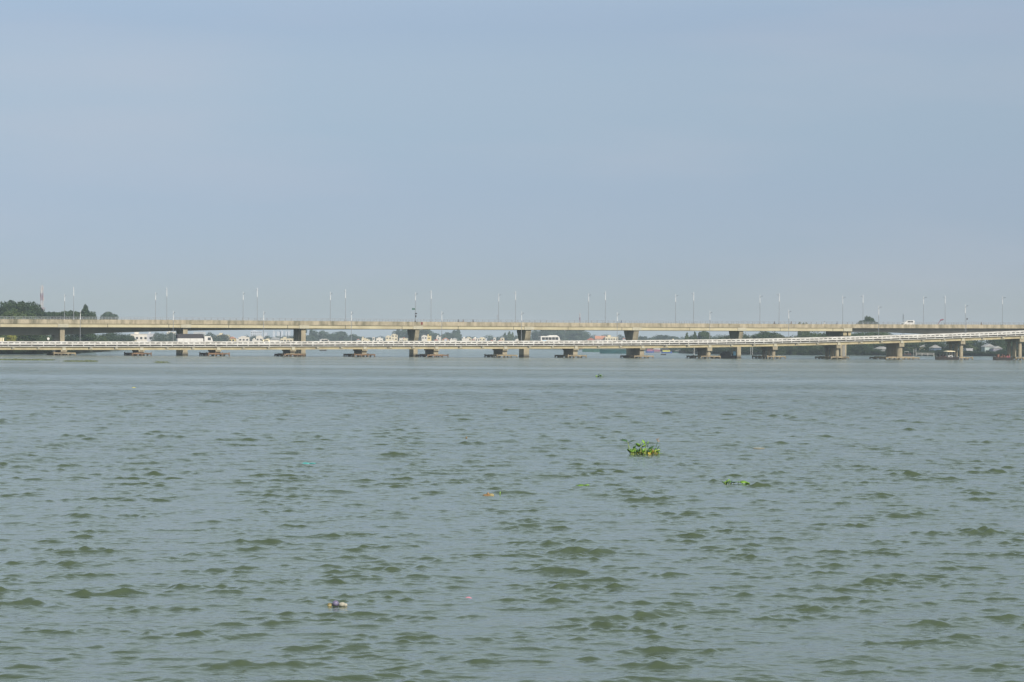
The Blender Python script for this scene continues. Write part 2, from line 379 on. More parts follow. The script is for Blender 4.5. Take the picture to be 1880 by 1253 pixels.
# ------------------------------------------------------------------ lower (near) bridge
zn_px = curve([(-200, 2.72), (60, 2.86), (400, 3.2), (700, 3.72), (1100, 4.42), (1390, 5.4), (1640, 6.97), (1880, 9.0), (2100, 11.2)])
ztab = {}
def zn(t):
    k = round(t, 3)
    if k not in ztab: ztab[k] = zn_px(NEAR.px(t))
    return ztab[k]
near = thing('girder_bridge', 'low concrete girder bridge with white railing, climbing to the right in front', 'bridge')
near_piers = [-23, 118, 260.6, 401.7, 544, 670.7, 802.4, 929, 1058.6, 1181, 1304, 1424, 1541, 1656.6, 1769, 1877, 1983]
NT = [NEAR.t(p) for p in near_piers]
NT[4] = NEAR.t(539)
NW = 11.0
t0n, t1n = NT[0]-12, NT[-1]+10
d = MB(); sweep(d, NEAR, t0n, t1n, 6, 0, NW, lambda t: zn(t)-.18, lambda t: zn(t)); d.build('deck_slab', m_white, near)
d = MB(); sweep(d, NEAR, t0n, t1n, 6, 1.0, NW-1.0, lambda t: zn(t)+.004, lambda t: zn(t)+.04); d.build('road_surface', m_road, near)
for s, e in zip([t0n]+NT, NT+[t1n]):
    for c in (.45, 3.0, 5.3, 7.6, 9.9):
        b = MB()
        sweep(b, NEAR, s+.12, e-.12, 6, c, c+.45, lambda t: zn(t)-1.12, lambda t: zn(t)-.18)
        sweep(b, NEAR, s+.12, e-.12, 6, c-.1, c+.55, lambda t: zn(t)-1.2, lambda t: zn(t)-1.0)
        b.build('girder', m_beam, near)
    # end diaphragm blocks and drain stubs standing proud of the outer girder
    b = MB(); k = 3
    for i in range(1, k):
        tt = s+(e-s)*i/k+random.uniform(-.4, .4)
        if e-s > 15: lbox(MB(), NEAR, tt, tt+.75, .22, .34, lambda t: zn(t)-.85, lambda t: zn(t)-.42).build('drain_block', m_panel, near)
    if e-s > 15:
        b = MB()
        for i in range(1, k):
            tt = s+(e-s)*i/k-.55; lbox(MB(), NEAR, tt, tt+.35, .25, .34, lambda t: zn(t)-.95, lambda t: zn(t)-.32).build('joint_gap', m_gap, near)
for c0, nm in ((.08, 'front'), (NW-.33, 'back')):
    for s, e in zip([t0n]+NT, NT+[t1n]):
        b = MB()
        sweep(b, NEAR, s+.03, e-.03, 6, c0, c0+.22, lambda t: zn(t)+.42, lambda t: zn(t)+.88)
        sweep(b, NEAR, s+.03, e-.03, 6, c0, c0+.22, lambda t: zn(t)+1.12, lambda t: zn(t)+1.5)
        k = int((e-s)/1.75)
        for i in range(k):
            tt = s+(e-s)*(i+.5)/k
            lbox(b, NEAR, tt-.27, tt+.27, c0+.01, c0+.21, lambda t: zn(t)+.87, lambda t: zn(t)+1.13)
            if i % 2: lbox(b, NEAR, tt-.08, tt+.08, c0-.012, c0+.235, lambda t: zn(t)+.0, lambda t: zn(t)+1.48)
        b.build('railing', m_white, near)
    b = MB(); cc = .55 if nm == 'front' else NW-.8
    sweep(b, NEAR, t0n, t1n, 6, cc, cc+.25, lambda t: zn(t)+.0, lambda t: zn(t)+.5); b.build('dark_gap_wall', m_gap, near)  # dark wall put behind the lower railing gap so the gap reads dark

b = MB(); sweep(b, NEAR, t0n, t1n, 6, .42, .62, lambda t: zn(t)+.84, lambda t: zn(t)+1.18); b.build('dark_slot_strip', m_gap, near)  # dark strip added behind the railing slots so they look shaded
def frame_beam(b, L, t, c0, c1, z0, z1, w_=.3): lbox(b, L, t-w_, t+w_, c0, c1, z0, z1)
def near_pier(i):
    t = NT[i]; p = part('pier', near); zb = zn(t)-1.2; px = near_piers[i]
    tall = px > 1250
    if not tall:
        cap = MB(); z0 = max(1.15, zb-.55); lbox(cap, NEAR, t-.95, t+.95, .35, 10.6, z0, zb-.004)
        cap.build('cap_beam', m_pier, p)
        c = MB(); lbox(c, NEAR, t-.8, t+.8, 1.0, 10.0, .5, z0+.002); c.build('wall_stem', m_pier, p)
    elif 1640 < px < 1670:
        cap = MB(); lbox(cap, NEAR, t-.95, t+1.0, .35, 10.6, zb-1.4, zb-.004); cap.build('cap_beam', m_pier, p)
        c = MB(); c.bar(NEAR.pos(t-.1, 1.9, .6), NEAR.pos(t-.1, 1.9, zb-1.4), 1.05, n=16); c.build('column', m_pier, p)
        c = MB(); lbox(c, NEAR, t-.85, t+.7, 2.7, 10.3, .6, zb-1.404); c.build('wall_stem', m_pier, p)
    else:
        ch = 1.25
        cap = MB(); lbox(cap, NEAR, t-.85, t+.95, .35, 10.6, zb-ch, zb-.004); cap.build('cap_beam', m_pier, p)
        for c_ in ((1.7, 5.5, 9.2) if px > 1380 else (1.7, 8.5)):
            c = MB(); c.bar(NEAR.pos(t, c_, .6), NEAR.pos(t, c_, zb-ch), .68 if px > 1380 else .85, n=14); c.build('column', m_pier, p)
        if px < 1380:
            c = MB(); lbox(c, NEAR, t-.6, t+.5, 2.2, 8.6, .6, zb-ch-.004); c.build('wall_stem', m_pier, p)
        if 1500 < px < 1560 or px > 1860:
            for q in (1.9, 2.4): MB().bar(NEAR.pos(t+q, .9, .7), NEAR.pos(t+q, .9, zb-.1), .16).build('drain_pipe', m_galv, p)
    # bearing plinth under the outer girder
    b = MB(); lbox(b, NEAR, t-.55, t+.55, .15, .36, zb-.1, zb+.8); b.build('bearing_block', m_panel, p)
    # pile cap and timber fender around it
    rnd = random.Random(i*13+5)
    wide = 5.6 if 1640 < px < 1670 else 2.5
    b = MB(); lbox(b, NEAR, t-wide, t+wide*.86, -.3, 10.5, .52 if wide > 3 else .42, 1.0 if wide > 3 else .95)
    b.build('pile_cap', m_cap, p)
    for tt in ((-2.1, -.7, .7, 1.9) if wide < 3 else (-5, -3, -1, 1, 3, 4.5)):
        for c_ in (.3, 11): MB().bar(NEAR.pos(t+tt, c_, -1.5), NEAR.pos(t+tt, c_, .5), .28, n=8).build('pile', m_cap, p)
    b = MB(); a0, a1 = t-wide-.7-rnd.random()*.8, t+wide+.2+rnd.random()*1.0
    hz = .62+rnd.random()*.2
    for c_ in (-.9, 11.0):
        lbox(b, NEAR, a0, a1, c_-.18, c_+.18, hz-.22, hz+.2)
        pass
        k = int((a1-a0)/2.1)
        for j in range(k+1):
            tt = a0+(a1-a0)*j/k; lbox(b, NEAR, tt-.16, tt+.16, c_-.16, c_+.16, -1.2, hz+.19+(.22 if rnd.random() < .25 else .02))
    for j in range(6):
        c_ = -.9+11.9*j/5; lbox(b, NEAR, a0-.18, a0+.18, c_-.17, c_+.17, -1.2, hz+.2)
    lbox(b, NEAR, a0-.14, a0+.14, -.6, 10.8, hz-.3, hz+.13); lbox(b, NEAR, a1-.14, a1+.14, -.6, 10.8, hz-.3, hz+.13)
    b.build('fender', m_rust if i in (2, 3, 4, 5, 6) else m_cap, p)
for i in range(len(near_piers)): near_pier(i)

# ------------------------------------------------------------------ upper (far) bridge
zf_px = curve([(-250, 10.2), (0, 10.35), (300, 10.65), (700, 10.82), (1100, 11.08), (1500, 11.42), (1800, 11.85), (2100, 12.3)])
zft = {}
def zf(t):
    k = round(t, 3)
    if k not in zft: zft[k] = zf_px(FAR.px(t))
    return zft[k]
far = thing('viaduct', 'high concrete viaduct on hammerhead piers crossing the river behind the low bridge', 'bridge')
far_piers = [-118, 115.5, 341, 558, 767, 971, 1169, 1362, 1556]
FT = [FAR.t(p) for p in far_piers]; FW = 16.5
t0f, t1f = FT[0]-20, FAR.t(2080)
tend = FAR.t(1563)
b = MB(); sweep(b, FAR, t0f, t1f, 6, .0, FW, lambda t: zf(t)-.22, lambda t: zf(t)+.0); b.build('deck_slab', m_parapet, far)
b = MB(); sweep(b, FAR, t0f, t1f, 6, .5, FW-.5, lambda t: zf(t)+.004, lambda t: zf(t)+.05); b.build('road_surface', m_road, far)
segs = [t0f]+FT+[FAR.t(1660), FAR.t(1760), FAR.t(1870), t1f]
for j, (s, e) in enumerate(zip(segs, segs[1:])):
    for c0 in (-.12, FW-.25):
        b = MB(); sweep(b, FAR, s+.02, e-.02, 6, c0, c0+.37, lambda t: zf(t)-.3, lambda t: zf(t)+1.12); b.build('parapet', m_parapet2 if j in (1, 3, 4) else m_parapet, far)
    for c0 in (.0, FW-.1):
        b = MB()
        for zz in (1.45, 1.95): sweep(b, FAR, s, e, 6, c0, c0+.07, lambda t: zf(t)+zz, lambda t: zf(t)+zz+.06)
        k = int((e-s)/2.05)
        for i in range(k): 
            tt = s+(e-s)*i/k; lbox(b, FAR, tt-.045, tt+.045, c0, c0+.08, lambda t: zf(t)+1.12, lambda t: zf(t)+2.0)
        b.build('handrail', m_galv, far)
# fascia girders (spans) with paler end panels above each pier
for s, e in zip([t0f]+FT, FT[:]+[None]):
    if e is None: continue
    b = MB(); sweep(b, FAR, s+1.9, e-1.7, 6, .08, .6, lambda t: zf(t)-1.42, lambda t: zf(t)-.225)
    b.build('fascia_girder', m_beamf, far)
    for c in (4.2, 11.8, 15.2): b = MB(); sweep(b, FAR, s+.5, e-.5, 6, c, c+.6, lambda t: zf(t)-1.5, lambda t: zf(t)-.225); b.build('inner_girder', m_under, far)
    b = MB()
    sweep(b, FAR, s+.5, e-.5, 6, 1.0, 15.2, lambda t: zf(t)-1.3, lambda t: zf(t)-1.15)
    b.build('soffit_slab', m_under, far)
    jt = [s+(e-s)*f for f in ((.36, .86) if random.random() < .5 else (.5,))]
    for tt in jt: lbox(MB(), FAR, tt-.09, tt+.09, -.01+.06, .09, lambda t: zf(t)-1.425, lambda t: zf(t)-.3).build('joint', m_gap, far)
for t in FT:
    b = MB(); lbox(b, FAR, t-1.66, t+1.86, -.05, .6, lambda q: zf(q)-1.46, lambda q: zf(q)-.225); b.build('end_panel', m_panel, far)
# right-hand box girder, set back under the deck, haunched towards the next pier
hb = curve([(1500, 1.95), (1563, 1.75), (1640, 1.7), (1700, 2.1), (1780, 2.9), (1880, 3.9), (1980, 3.0), (2100, 2.0)])
ts = [tend+(t1f-tend)*i/30 for i in range(31)]
b = MB(); loft(b, FAR, ts, lambda t: [(1.6, zf(t)-.225), (2.3, zf(t)-hb(FAR.px(t))), (13.5, zf(t)-hb(FAR.px(t))), (14.5, zf(t)-.225)]); b.build('box_girder', m_grey, far)
# left: deeper haunched girder behind the fascia
hl = curve([(-250, 2.4), (-60, 3.9), (100, 3.95), (200, 3.3), (300, 2.7), (460, 2.0), (700, 1.53)])
ts = [t0f+(FAR.t(690)-t0f)*i/40 for i in range(41)]
b = MB(); loft(b, FAR, ts, lambda t: [(8.8, zf(t)-1.1), (9.2, zf(t)-hl(FAR.px(t))), (15.0, zf(t)-hl(FAR.px(t))), (15.1, zf(t)-1.1)]); b.build('haunched_girder', m_grey, far)
def far_pier(i):
    t = FT[i]; p = part('pier', far); z1 = zf(t)-1.504; px = far_piers[i]
    last = px > 1500
    h = MB()
    if i in (0, 1):
        h.add([FAR.pos(t+q*.75, c, z) for q in (-1, 1) for c, z in ((1.0, -1), (3.4, -1), (3.4, z1-.1), (1.0, z1-.1))], [(0,1,2,3),(7,6,5,4),(0,4,5,1),(1,5,6,2),(2,6,7,3),(3,7,4,0)])
        h.build('column', m_pier, p)
        z2 = zf(t)-3.85
        q_ = MB(); lbox(q_, FAR, t-1.0, t+.7, 8.9, 15.2, z2-1.0, z2); q_.build('cap_beam', m_grey, p)
        q_ = MB(); lbox(q_, FAR, t-1.0, t+.6, 10.5, 13.5, -1, z2-1.104); q_.build('column', m_grey, p)
        return
    if last:
        q_ = MB(); lbox(q_, FAR, t-1.4, t-.2, .9, 14.5, z1-1.7, z1); q_.build('cap_beam', m_pier, p)
        for a, bb in ((-1.45, .05), (.55, 1.75)):
            q_ = MB(); lbox(q_, FAR, t+a, t+bb, .6, 3.4, z1-1.5, z1+.7 if a < 0 else z1+.2); q_.build('bearing_block', m_beam, p)
        q_ = MB(); lbox(q_, FAR, t-1.0, t+1.4, 3.5, 11, -1, z1-1.5); q_.build('column', m_pier, p)
        return
    if i in (2, 3):
        q_ = MB(); lbox(q_, FAR, t-.75, t+.8, .7, 2.6, -1.2, z1); q_.build('column', m_pier, p)
        q_ = MB(); lbox(q_, FAR, t-1.0, t+.6, 3.6, 9.6, -1.2, z1-.0); q_.build('column', m_pier, p)
        q_ = MB(); lbox(q_, FAR, t-.95, t+.95, .5, 9.8, -1.2, 1.0); q_.build('footing', m_pier, p)
        return
    wt = 1.0 if px in (971, 1169) else .75
    zc = z1-1.6; ca, cb = .45, 9.4; da, db = 2.3, 7.1
    sec = [(ca, z1), (ca, z1-.55), (1.3, zc-1.2), (da, z1-4.6), (da, -1.2), (db, -1.2), (db, z1-4.6), (8.0, zc-1.2), (cb, z1-.55), (cb, z1)]
    n = len(sec)
    h.add([FAR.pos(t-wt, c, z) for c, z in sec]+[FAR.pos(t+wt, c, z) for c, z in sec], [tuple(range(n)), tuple(reversed(range(n, 2*n)))]+[(i2, n+i2, n+(i2+1) % n, (i2+1) % n) for i2 in range(n)])
    h.build('hammerhead_wall', m_pier, p)
    q_ = MB(); lbox(q_, FAR, t-wt-.1, t+wt+.1, da-.1, db+.1, -1.2, .25); q_.build('footing', m_pier, p)
for i in range(len(FT)): far_pier(i)
q_ = MB(); tt = FAR.t(774); lbox(q_, FAR, tt-.3, tt+.3, -.2, -.125, zf(tt)+.1, zf(tt)+1.0); 
o = q_.build('marker_board', m_red); tag(o, 'small dark red board on the upper bridge parapet above a pier', 'marker board')

# ------------------------------------------------------------------ street lamps
def make_lamp(h, arm, lab):
    t = thing('street_lamp', lab, 'street lamp')
    b = MB(); b.bar((0, 0, 0), (0, 0, h*.74), .10, .07, 8); b.build('lower_pole', m_galv, t)
    b = MB(); b.bar((0, 0, h*.74), (0, 0, h), .115, .07, 8); b.bar((0, 0, h*.73), (0, 0, h*.75), .17, .17, 8); b.build('upper_pole', m_lampw, t)
    b = MB(); b.path([(0, 0, h-1.0), (.02, arm*.5, h-.55), (.05, arm, h-.5)], .05); b.build('arm', m_galv, t)
    b = MB(); b.ell((.06, arm+.25*(1 if arm > 0 else -1), h-.52), .11, .36, .07); b.build('lamp_head', m_darkm if arm < 0 else m_lampw, t)
    b = MB(); b.box(-.2, .2, -.2, .2, 0, .35); b.build('base', m_galv, t)
    return t
def lamp_row(L, pxs, tops, c, zf_, arm, dz, group, txt):
    protos = None
    for i, (px, ty) in enumerate(zip(pxs, tops)):
        t = L.t(px, c); base = L.pos(t, c, zf_(t)+dz)
        lab = f'{ordn(i, len(pxs))} of the street lamps {txt}'
        topz = W(px, ty, base.y).z; H = topz-base.z
        if protos is None: protos = make_lamp(10.0, arm, lab); o = protos
        else: o = dup(protos, (0, 0, 0))
        o['label'] = lab; o['group'] = group
        o.location = base; o.rotation_euler = (random.uniform(-.006, .006), random.uniform(-.006, .006), PSI)
        o.scale = (1, 1, H/10.0)
NL = [-3, 147, 318, 484, 645, 811, 957, 1133, 1303, 1448, 1613, 1772]
lamp_row(NEAR, NL, [567, 569, 571, 571.5, 572, 572, 572, 574, 571, 569, 561, 559], 10.9-.6, zn, -1.3, .04, 'street lamps along the low bridge', 'on the low white railed bridge')
NF = [135, 306, 472, 634, 791, 946, 1111, 1273, 1430, 1584, 1735]
lamp_row(FAR, NF, [527, 528, 529, 531.5, 533, 535, 535.5, 536.5, 538.5, 541.5, 543], .05, zf, 1.6, 1.1, 'taller street lamps on the near side of the upper bridge', 'of the taller row on the upper bridge')
NB = [118, 285, 446, 606, 762, 915, 1080, 1240, 1395, 1547, 1695, 1840]
lamp_row(FAR, NB, [540.5, 537, 536, 536, 537, 539, 539, 540, 541.5, 543.5, 544, 544], 16.4, zf, -1.6, 1.1, 'shorter street lamps on the far side of the upper bridge', 'of the shorter row on the upper bridge')

# ------------------------------------------------------------------ trees
def leaf_cloud(blobs, n, size, seed, flat=1.0):
    """blobs (x,y,z,rx,ry,rz): n small leaf-clump quads through the outer part of each blob"""
    rng = np.random.default_rng(seed); wts = np.array([b[3]*b[4]+b[4]*b[5]+b[3]*b[5] for b in blobs]); wts = wts/wts.sum()
    cnt = (wts*n).astype(int)+1; V = []
    for b, c in zip(blobs, cnt):
        d = rng.normal(size=(c, 3)); d /= np.linalg.norm(d, axis=1)[:, None]
        rad = rng.uniform(.55, 1.08, (c, 1))**.7
        p = np.array(b[:3])+d*rad*np.array(b[3:6])
        nrm = d+rng.normal(scale=.55, size=(c, 3)); nrm[:, 2] += .25; nrm /= np.linalg.norm(nrm, axis=1)[:, None]
        a = np.cross(nrm, rng.normal(size=(c, 3))); a /= np.linalg.norm(a, axis=1)[:, None]; bb = np.cross(nrm, a)
        s = size*rng.uniform(.6, 1.35, (c, 1)); s2 = s*rng.uniform(.5, .9, (c, 1))
        V.append(np.stack([p-a*s, p-bb*s2+nrm*s*.2, p+a*s, p+bb*s2-nrm*s*.1], 1))
    V = np.concatenate(V).reshape(-1, 3); k = len(V)//4
    return V, np.arange(k*4).reshape(k, 4)
def np_mesh(name, V, Fc, m):
    me = bpy.data.meshes.new(name); me.from_pydata(V.tolist(), [], Fc.tolist()); me.materials.append(m); return me
def leafmat(name, c1, c2, rnd=.3):
    m = mat(name, c1, .75, 0, .35, c2, objrand=rnd, spec=.15)
    b = m.node_tree.nodes['Principled BSDF']
    try: b.inputs['Transmission Weight'].default_value = 0
    except Exception: pass
    return m
mg_dark = leafmat('dark_foliage', (.024, .044, .021), (.038, .064, .027), .25)
mg_mid = leafmat('mid_foliage', (.042, .072, .027), (.062, .092, .034), .3)
mg_olive = leafmat('olive_foliage', (.075, .085, .035), (.055, .075, .03), .3)
mg_far = leafmat('haze_tinted_foliage', (.042, .068, .052), (.060, .086, .060), .3)  # distance haze mixed into the leaf colour: paler and bluer
mg_yel = leafmat('yellow_foliage', (.26, .26, .06), (.16, .20, .05), .1)
m_bark = mat('tree_bark', (.10, .08, .06), .95, .4, 1.0)
TREE = {}
def tree_kind(kind, seed):
    rd = random.Random(seed*31+len(kind)); H = 10.0; bl = []
    tr = MB()
    if kind == 'broad':
        for i in range(15):
            a = rd.uniform(0, 6.28); r = rd.uniform(.4, 3.6); z = rd.uniform(3.6, 8.4)-r*.25; s = rd.uniform(1.2, 2.0)
            bl.append((r*math.cos(a), r*math.sin(a), z, s*1.15, s*1.15, s*.85))
        bl += [(0, 0, 6.5, 2.4, 2.4, 2.2), (0, 0, 3.4, 2.8, 2.8, 1.8)]
    elif kind == 'round':
        for i in range(12):
            a = rd.uniform(0, 6.28); r = rd.uniform(1, 2.6); z = rd.uniform(4, 8.6); s = rd.uniform(1.0, 1.6)
            bl.append((r*math.cos(a), r*math.sin(a), z, s, s, s*.9))
        bl.append((0, 0, 6.2, 2.6, 2.6, 2.9))
    elif kind == 'cone':
        for i in range(16):
            z = 2.2+7.2*i/15; r = (1-i/16)*2.4+.25; a = i*2.4; bl.append((r*.5*math.cos(a), r*.5*math.sin(a), z, r*.75+.2, r*.75+.2, .75))
    elif kind == 'umbrella':
        for i in range(14):
            a = rd.uniform(0, 6.28); r = rd.uniform(.3, 4.2); bl.append((r*math.cos(a), r*math.sin(a), 8.2-r*r*.06+rd.uniform(-.4, .4), 1.5, 1.5, .8))
        bl.append((0, 0, 7.4, 2.6, 2.6, 1.2))
    elif kind == 'bush':
        for i in range(11):
            a = rd.uniform(0, 6.28); r = rd.uniform(.5, 4.2); s = rd.uniform(1.4, 2.4); bl.append((r*math.cos(a), r*math.sin(a), rd.uniform(1.5, 7.5)-r*.4, s, s, s*1.2))
        bl.append((0, 0, 4.5, 3.2, 3.2, 4.4))
    else:  # tall, leggy with gaps
        for i in range(13):
            a = rd.uniform(0, 6.28); r = rd.uniform(.3, 2.2); z = rd.uniform(2.5, 9.1); s = rd.uniform(.7, 1.3)
            bl.append((r*math.cos(a), r*math.sin(a), z, s, s, s*1.1))
    V, Fc = leaf_cloud(bl, 5200, .23, seed)
    V[:, 2] *= 10/np.percentile(V[:, 2], 99.6); V[:, :2] *= TW[kind]/2/np.percentile(np.abs(V[:, 0]), 98.5)
    tr.bar((0, 0, -.6), (.1, .05, 5), .28, .15, 8)
    for i in range(5):
        b_ = bl[i]; tr.bar((.05, 0, 2.2+i*.45), (b_[0]*.8, b_[1]*.8, b_[2]), .12, .04, 5)
    return (V, Fc), (tr.v, tr.f)
def tree_mesh(kind, seed, m):
    k = (kind, seed, m.name)
    if k not in TREE:
        (V, Fc), (tv, tf) = tree_kind(kind, seed)
        cm = np_mesh('crown', V, Fc, m)
        tm = bpy.data.meshes.new('trunk'); tm.from_pydata([tuple(v) for v in tv], [], tf); tm.materials.append(m_bark)
        TREE[k] = (cm, tm)
    return TREE[k]
TW = {'broad': 9.0, 'round': 6.8, 'cone': 4.6, 'umbrella': 10.5, 'bush': 10.0, 'tall': 5.2}
def tree(px, ytop, Z, kind, wpx, m, label, group=None, ground=1.4, name='tree', cat='tree'):
    Z = dry(px, Z, random.uniform(25, 90)); top = W(px, ytop, Z); h = max(2, top.z-ground); s = h/10.0; wm = wpx*Z/F/TW[kind]
    t = thing(name, label, cat, (top.x, top.y, ground), random.uniform(0, 6.28), group, (wm, wm, s))
    cm, tm = tree_mesh(kind, random.randint(0, 2), m)
    for nm, me in (('crown', cm), ('trunk', tm)):
        o = bpy.data.objects.new(nm, me); COL.objects.link(o); o.parent = t
    return t
SHK = [(p[0]*F/p[1]+940, p[1]) for p in left_shore]
def shoreZ(px):
    for (a, za), (b, zb) in zip(SHK, SHK[1:]):
        if a <= px <= b: return za+(zb-za)*(px-a)/(b-a)
    return SHK[0][1] if px < SHK[0][0] else SHK[-1][1]
def dry(px, Z, add=0): return max(Z, max(shoreZ(px-6), shoreZ(px), shoreZ(px+6))+6+add) if 120 < px < 1262 else max(Z, shoreZ(px)+1)
# left bank, above the upper bridge
L1 = 'tall dark trees above the left end of the upper bridge'
for px, yt, Z, k, wd in ((-16, 560, 1150, 'broad', 60), (8, 557, 1120, 'broad', 50), (28, 553.5, 1090, 'round', 46), (46, 556, 1110, 'broad', 44), (60, 563, 1130, 'broad', 34), (-50, 562, 1130, 'broad', 60)):
    tree(px, yt, Z, k, wd, mg_dark, 'tall dark tree left of the red and white mast, rising above the upper bridge', L1)
for px, yt, Z, k, wd in ((35, 572, 1040, 'bush', 46), (12, 573, 1045, 'bush', 40), (58, 575, 1035, 'bush', 36)):
    tree(px, yt, Z, k, wd, mg_mid, 'lower mid green tree in front of the tall dark trees left of the mast', 'lower green trees left of the mast')
for px, yt, Z, wd in ((84, 573, 1250, 48), (104, 574, 1260, 46), (124, 571.5, 1240, 50), (140, 574, 1250, 34), (72, 574, 1240, 30)):
    tree(px, yt, Z, 'umbrella', wd, mg_dark, 'flat topped dark tree between the mast and the pointed tree', 'flat topped dark trees behind the upper bridge')
tree(157, 562, 1180, 'cone', 38, mg_dark, 'pointed dark tree rising beside the third tall lamp from the left edge')
tree(147, 572, 1190, 'round', 22, mg_dark, 'small dark tree at the left foot of the pointed tree')
tree(168, 573, 1185, 'round', 20, mg_dark, 'small dark tree at the right foot of the pointed tree')
tree(201, 573.5, 1500, 'umbrella', 28, mg_far, 'round crowned tree standing alone above the upper bridge')
# left bank, between the decks and behind the low bridge
L2 = 'trees on the left bank seen between the two decks'
for i in range(20):
    px = -30+i*13.5; tree(px+random.uniform(-3, 3), 611+random.uniform(-1, 4)+max(0, (px-180)*.02), 1000+px*1.4+random.uniform(0, 40), 'bush', random.uniform(30, 42), random.choice((mg_dark, mg_mid, mg_dark)),
         'dense dark green tree on the left bank seen between the two bridge decks', L2)
for i in range(16):
    px = -30+i*11.5; tree(px, 634+random.uniform(-2, 3), shoreZ(px)+2, 'bush', random.uniform(26, 34), mg_dark,
         'dark shrub under the low bridge at the left waterline', 'dark shrubs at the left waterline', .6, 'shrub', 'shrub')
tree(22, 615.5, 980, 'round', 16, mg_yel, 'small yellow leaved tree between the decks near the left edge')
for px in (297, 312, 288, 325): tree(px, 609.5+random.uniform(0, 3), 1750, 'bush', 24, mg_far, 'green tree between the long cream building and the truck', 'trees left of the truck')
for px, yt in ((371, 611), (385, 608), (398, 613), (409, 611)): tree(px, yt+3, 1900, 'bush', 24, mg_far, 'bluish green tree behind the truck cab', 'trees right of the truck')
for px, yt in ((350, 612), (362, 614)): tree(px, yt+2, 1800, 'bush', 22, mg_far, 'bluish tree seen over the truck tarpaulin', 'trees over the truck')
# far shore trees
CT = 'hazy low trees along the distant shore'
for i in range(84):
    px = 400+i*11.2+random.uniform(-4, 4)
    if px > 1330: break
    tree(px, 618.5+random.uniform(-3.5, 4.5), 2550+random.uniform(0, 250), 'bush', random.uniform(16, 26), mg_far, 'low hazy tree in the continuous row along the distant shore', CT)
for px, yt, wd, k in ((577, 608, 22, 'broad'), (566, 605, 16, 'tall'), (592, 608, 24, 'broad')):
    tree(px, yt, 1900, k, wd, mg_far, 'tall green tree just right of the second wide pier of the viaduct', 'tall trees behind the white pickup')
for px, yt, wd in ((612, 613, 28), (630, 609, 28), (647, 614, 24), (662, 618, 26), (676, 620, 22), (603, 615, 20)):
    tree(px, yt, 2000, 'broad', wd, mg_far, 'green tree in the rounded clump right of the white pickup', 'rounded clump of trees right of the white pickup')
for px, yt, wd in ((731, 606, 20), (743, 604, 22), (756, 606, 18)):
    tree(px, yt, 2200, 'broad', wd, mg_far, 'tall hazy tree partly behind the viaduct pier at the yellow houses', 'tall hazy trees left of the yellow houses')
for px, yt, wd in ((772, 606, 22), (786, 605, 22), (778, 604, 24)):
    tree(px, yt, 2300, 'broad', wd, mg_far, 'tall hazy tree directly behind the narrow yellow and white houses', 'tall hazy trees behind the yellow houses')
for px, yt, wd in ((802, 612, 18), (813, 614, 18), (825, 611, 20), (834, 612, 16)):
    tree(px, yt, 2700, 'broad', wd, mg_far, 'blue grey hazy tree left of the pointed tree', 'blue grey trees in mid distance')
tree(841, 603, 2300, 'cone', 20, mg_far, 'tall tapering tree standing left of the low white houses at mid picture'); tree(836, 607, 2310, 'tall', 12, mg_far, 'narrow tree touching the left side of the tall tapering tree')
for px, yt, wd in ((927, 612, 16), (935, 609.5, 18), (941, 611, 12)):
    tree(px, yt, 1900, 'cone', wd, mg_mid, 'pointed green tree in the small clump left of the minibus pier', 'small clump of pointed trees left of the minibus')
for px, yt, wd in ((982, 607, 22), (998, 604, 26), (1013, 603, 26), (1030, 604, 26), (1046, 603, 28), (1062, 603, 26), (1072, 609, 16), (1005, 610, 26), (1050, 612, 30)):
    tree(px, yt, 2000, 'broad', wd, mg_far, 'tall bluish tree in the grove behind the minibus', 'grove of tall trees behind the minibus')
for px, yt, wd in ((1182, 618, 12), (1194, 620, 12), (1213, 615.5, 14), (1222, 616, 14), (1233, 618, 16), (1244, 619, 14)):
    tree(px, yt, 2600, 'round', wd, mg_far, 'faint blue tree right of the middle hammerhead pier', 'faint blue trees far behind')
for px, yt, wd, k in ((1261, 612, 16, 'cone'), (1276, 610, 16, 'cone'), (1284, 610.5, 16, 'cone'), (1292, 608, 18, 'round'), (1300, 611, 12, 'round'), (1270, 616, 18, 'bush')):
    tree(px, yt, 1750, k, wd, mg_mid, 'dark green tree of the clump beside the lamp left of the far right pier', 'dark clump of trees at the start of the right bank')
# right bank
RB = 'dense trees along the right bank'
tops = curve([(1250, 640), (1310, 626), (1325, 617), (1345, 612), (1375, 612), (1430, 611), (1448, 622), (1460, 613), (1520, 611), (1560, 610), (1610, 608), (1640, 616), (1660, 622), (1720, 621), (1800, 615), (1880, 612), (1990, 610)])
for i in range(44):
    px = 1318+i*14+random.uniform(-4, 4)
    if 1630 < px < 1850 and random.random() < .3: continue
    tree(px, tops(px)+random.uniform(-1, 5), 1385+random.uniform(0, 60), random.choice(('bush', 'broad', 'bush')), random.uniform(34, 48), random.choice((mg_mid, mg_dark, mg_olive, mg_dark)) if px < 1460 else random.choice((mg_mid, mg_dark)),
         'dense green tree in the continuous row along the right bank behind both bridges', RB)
for i in range(44):
    px = 1240+i*15+random.uniform(-4, 4)
    tree(px, 634+random.uniform(-3, 3) if px < 1600 else 643+random.uniform(-1.5, 2.5), shoreZ(px)+1+random.uniform(0, 3), 'bush', random.uniform(24, 34) if px > 1262 else 14, mg_dark,
         'dark overhanging shrub at the waterline of the right bank', 'dark shrubs along the right waterline', .3, 'shrub', 'shrub')
for px, yt, wd in ((1594, 581.5, 22), (1588, 587, 22), (1601, 588, 22), (1578, 591, 16)):
    tree(px, yt, 1560, 'umbrella', wd, mg_dark, 'dark spreading tree poking above the upper bridge near the right', 'crowns of the spreading tree group above the upper bridge')
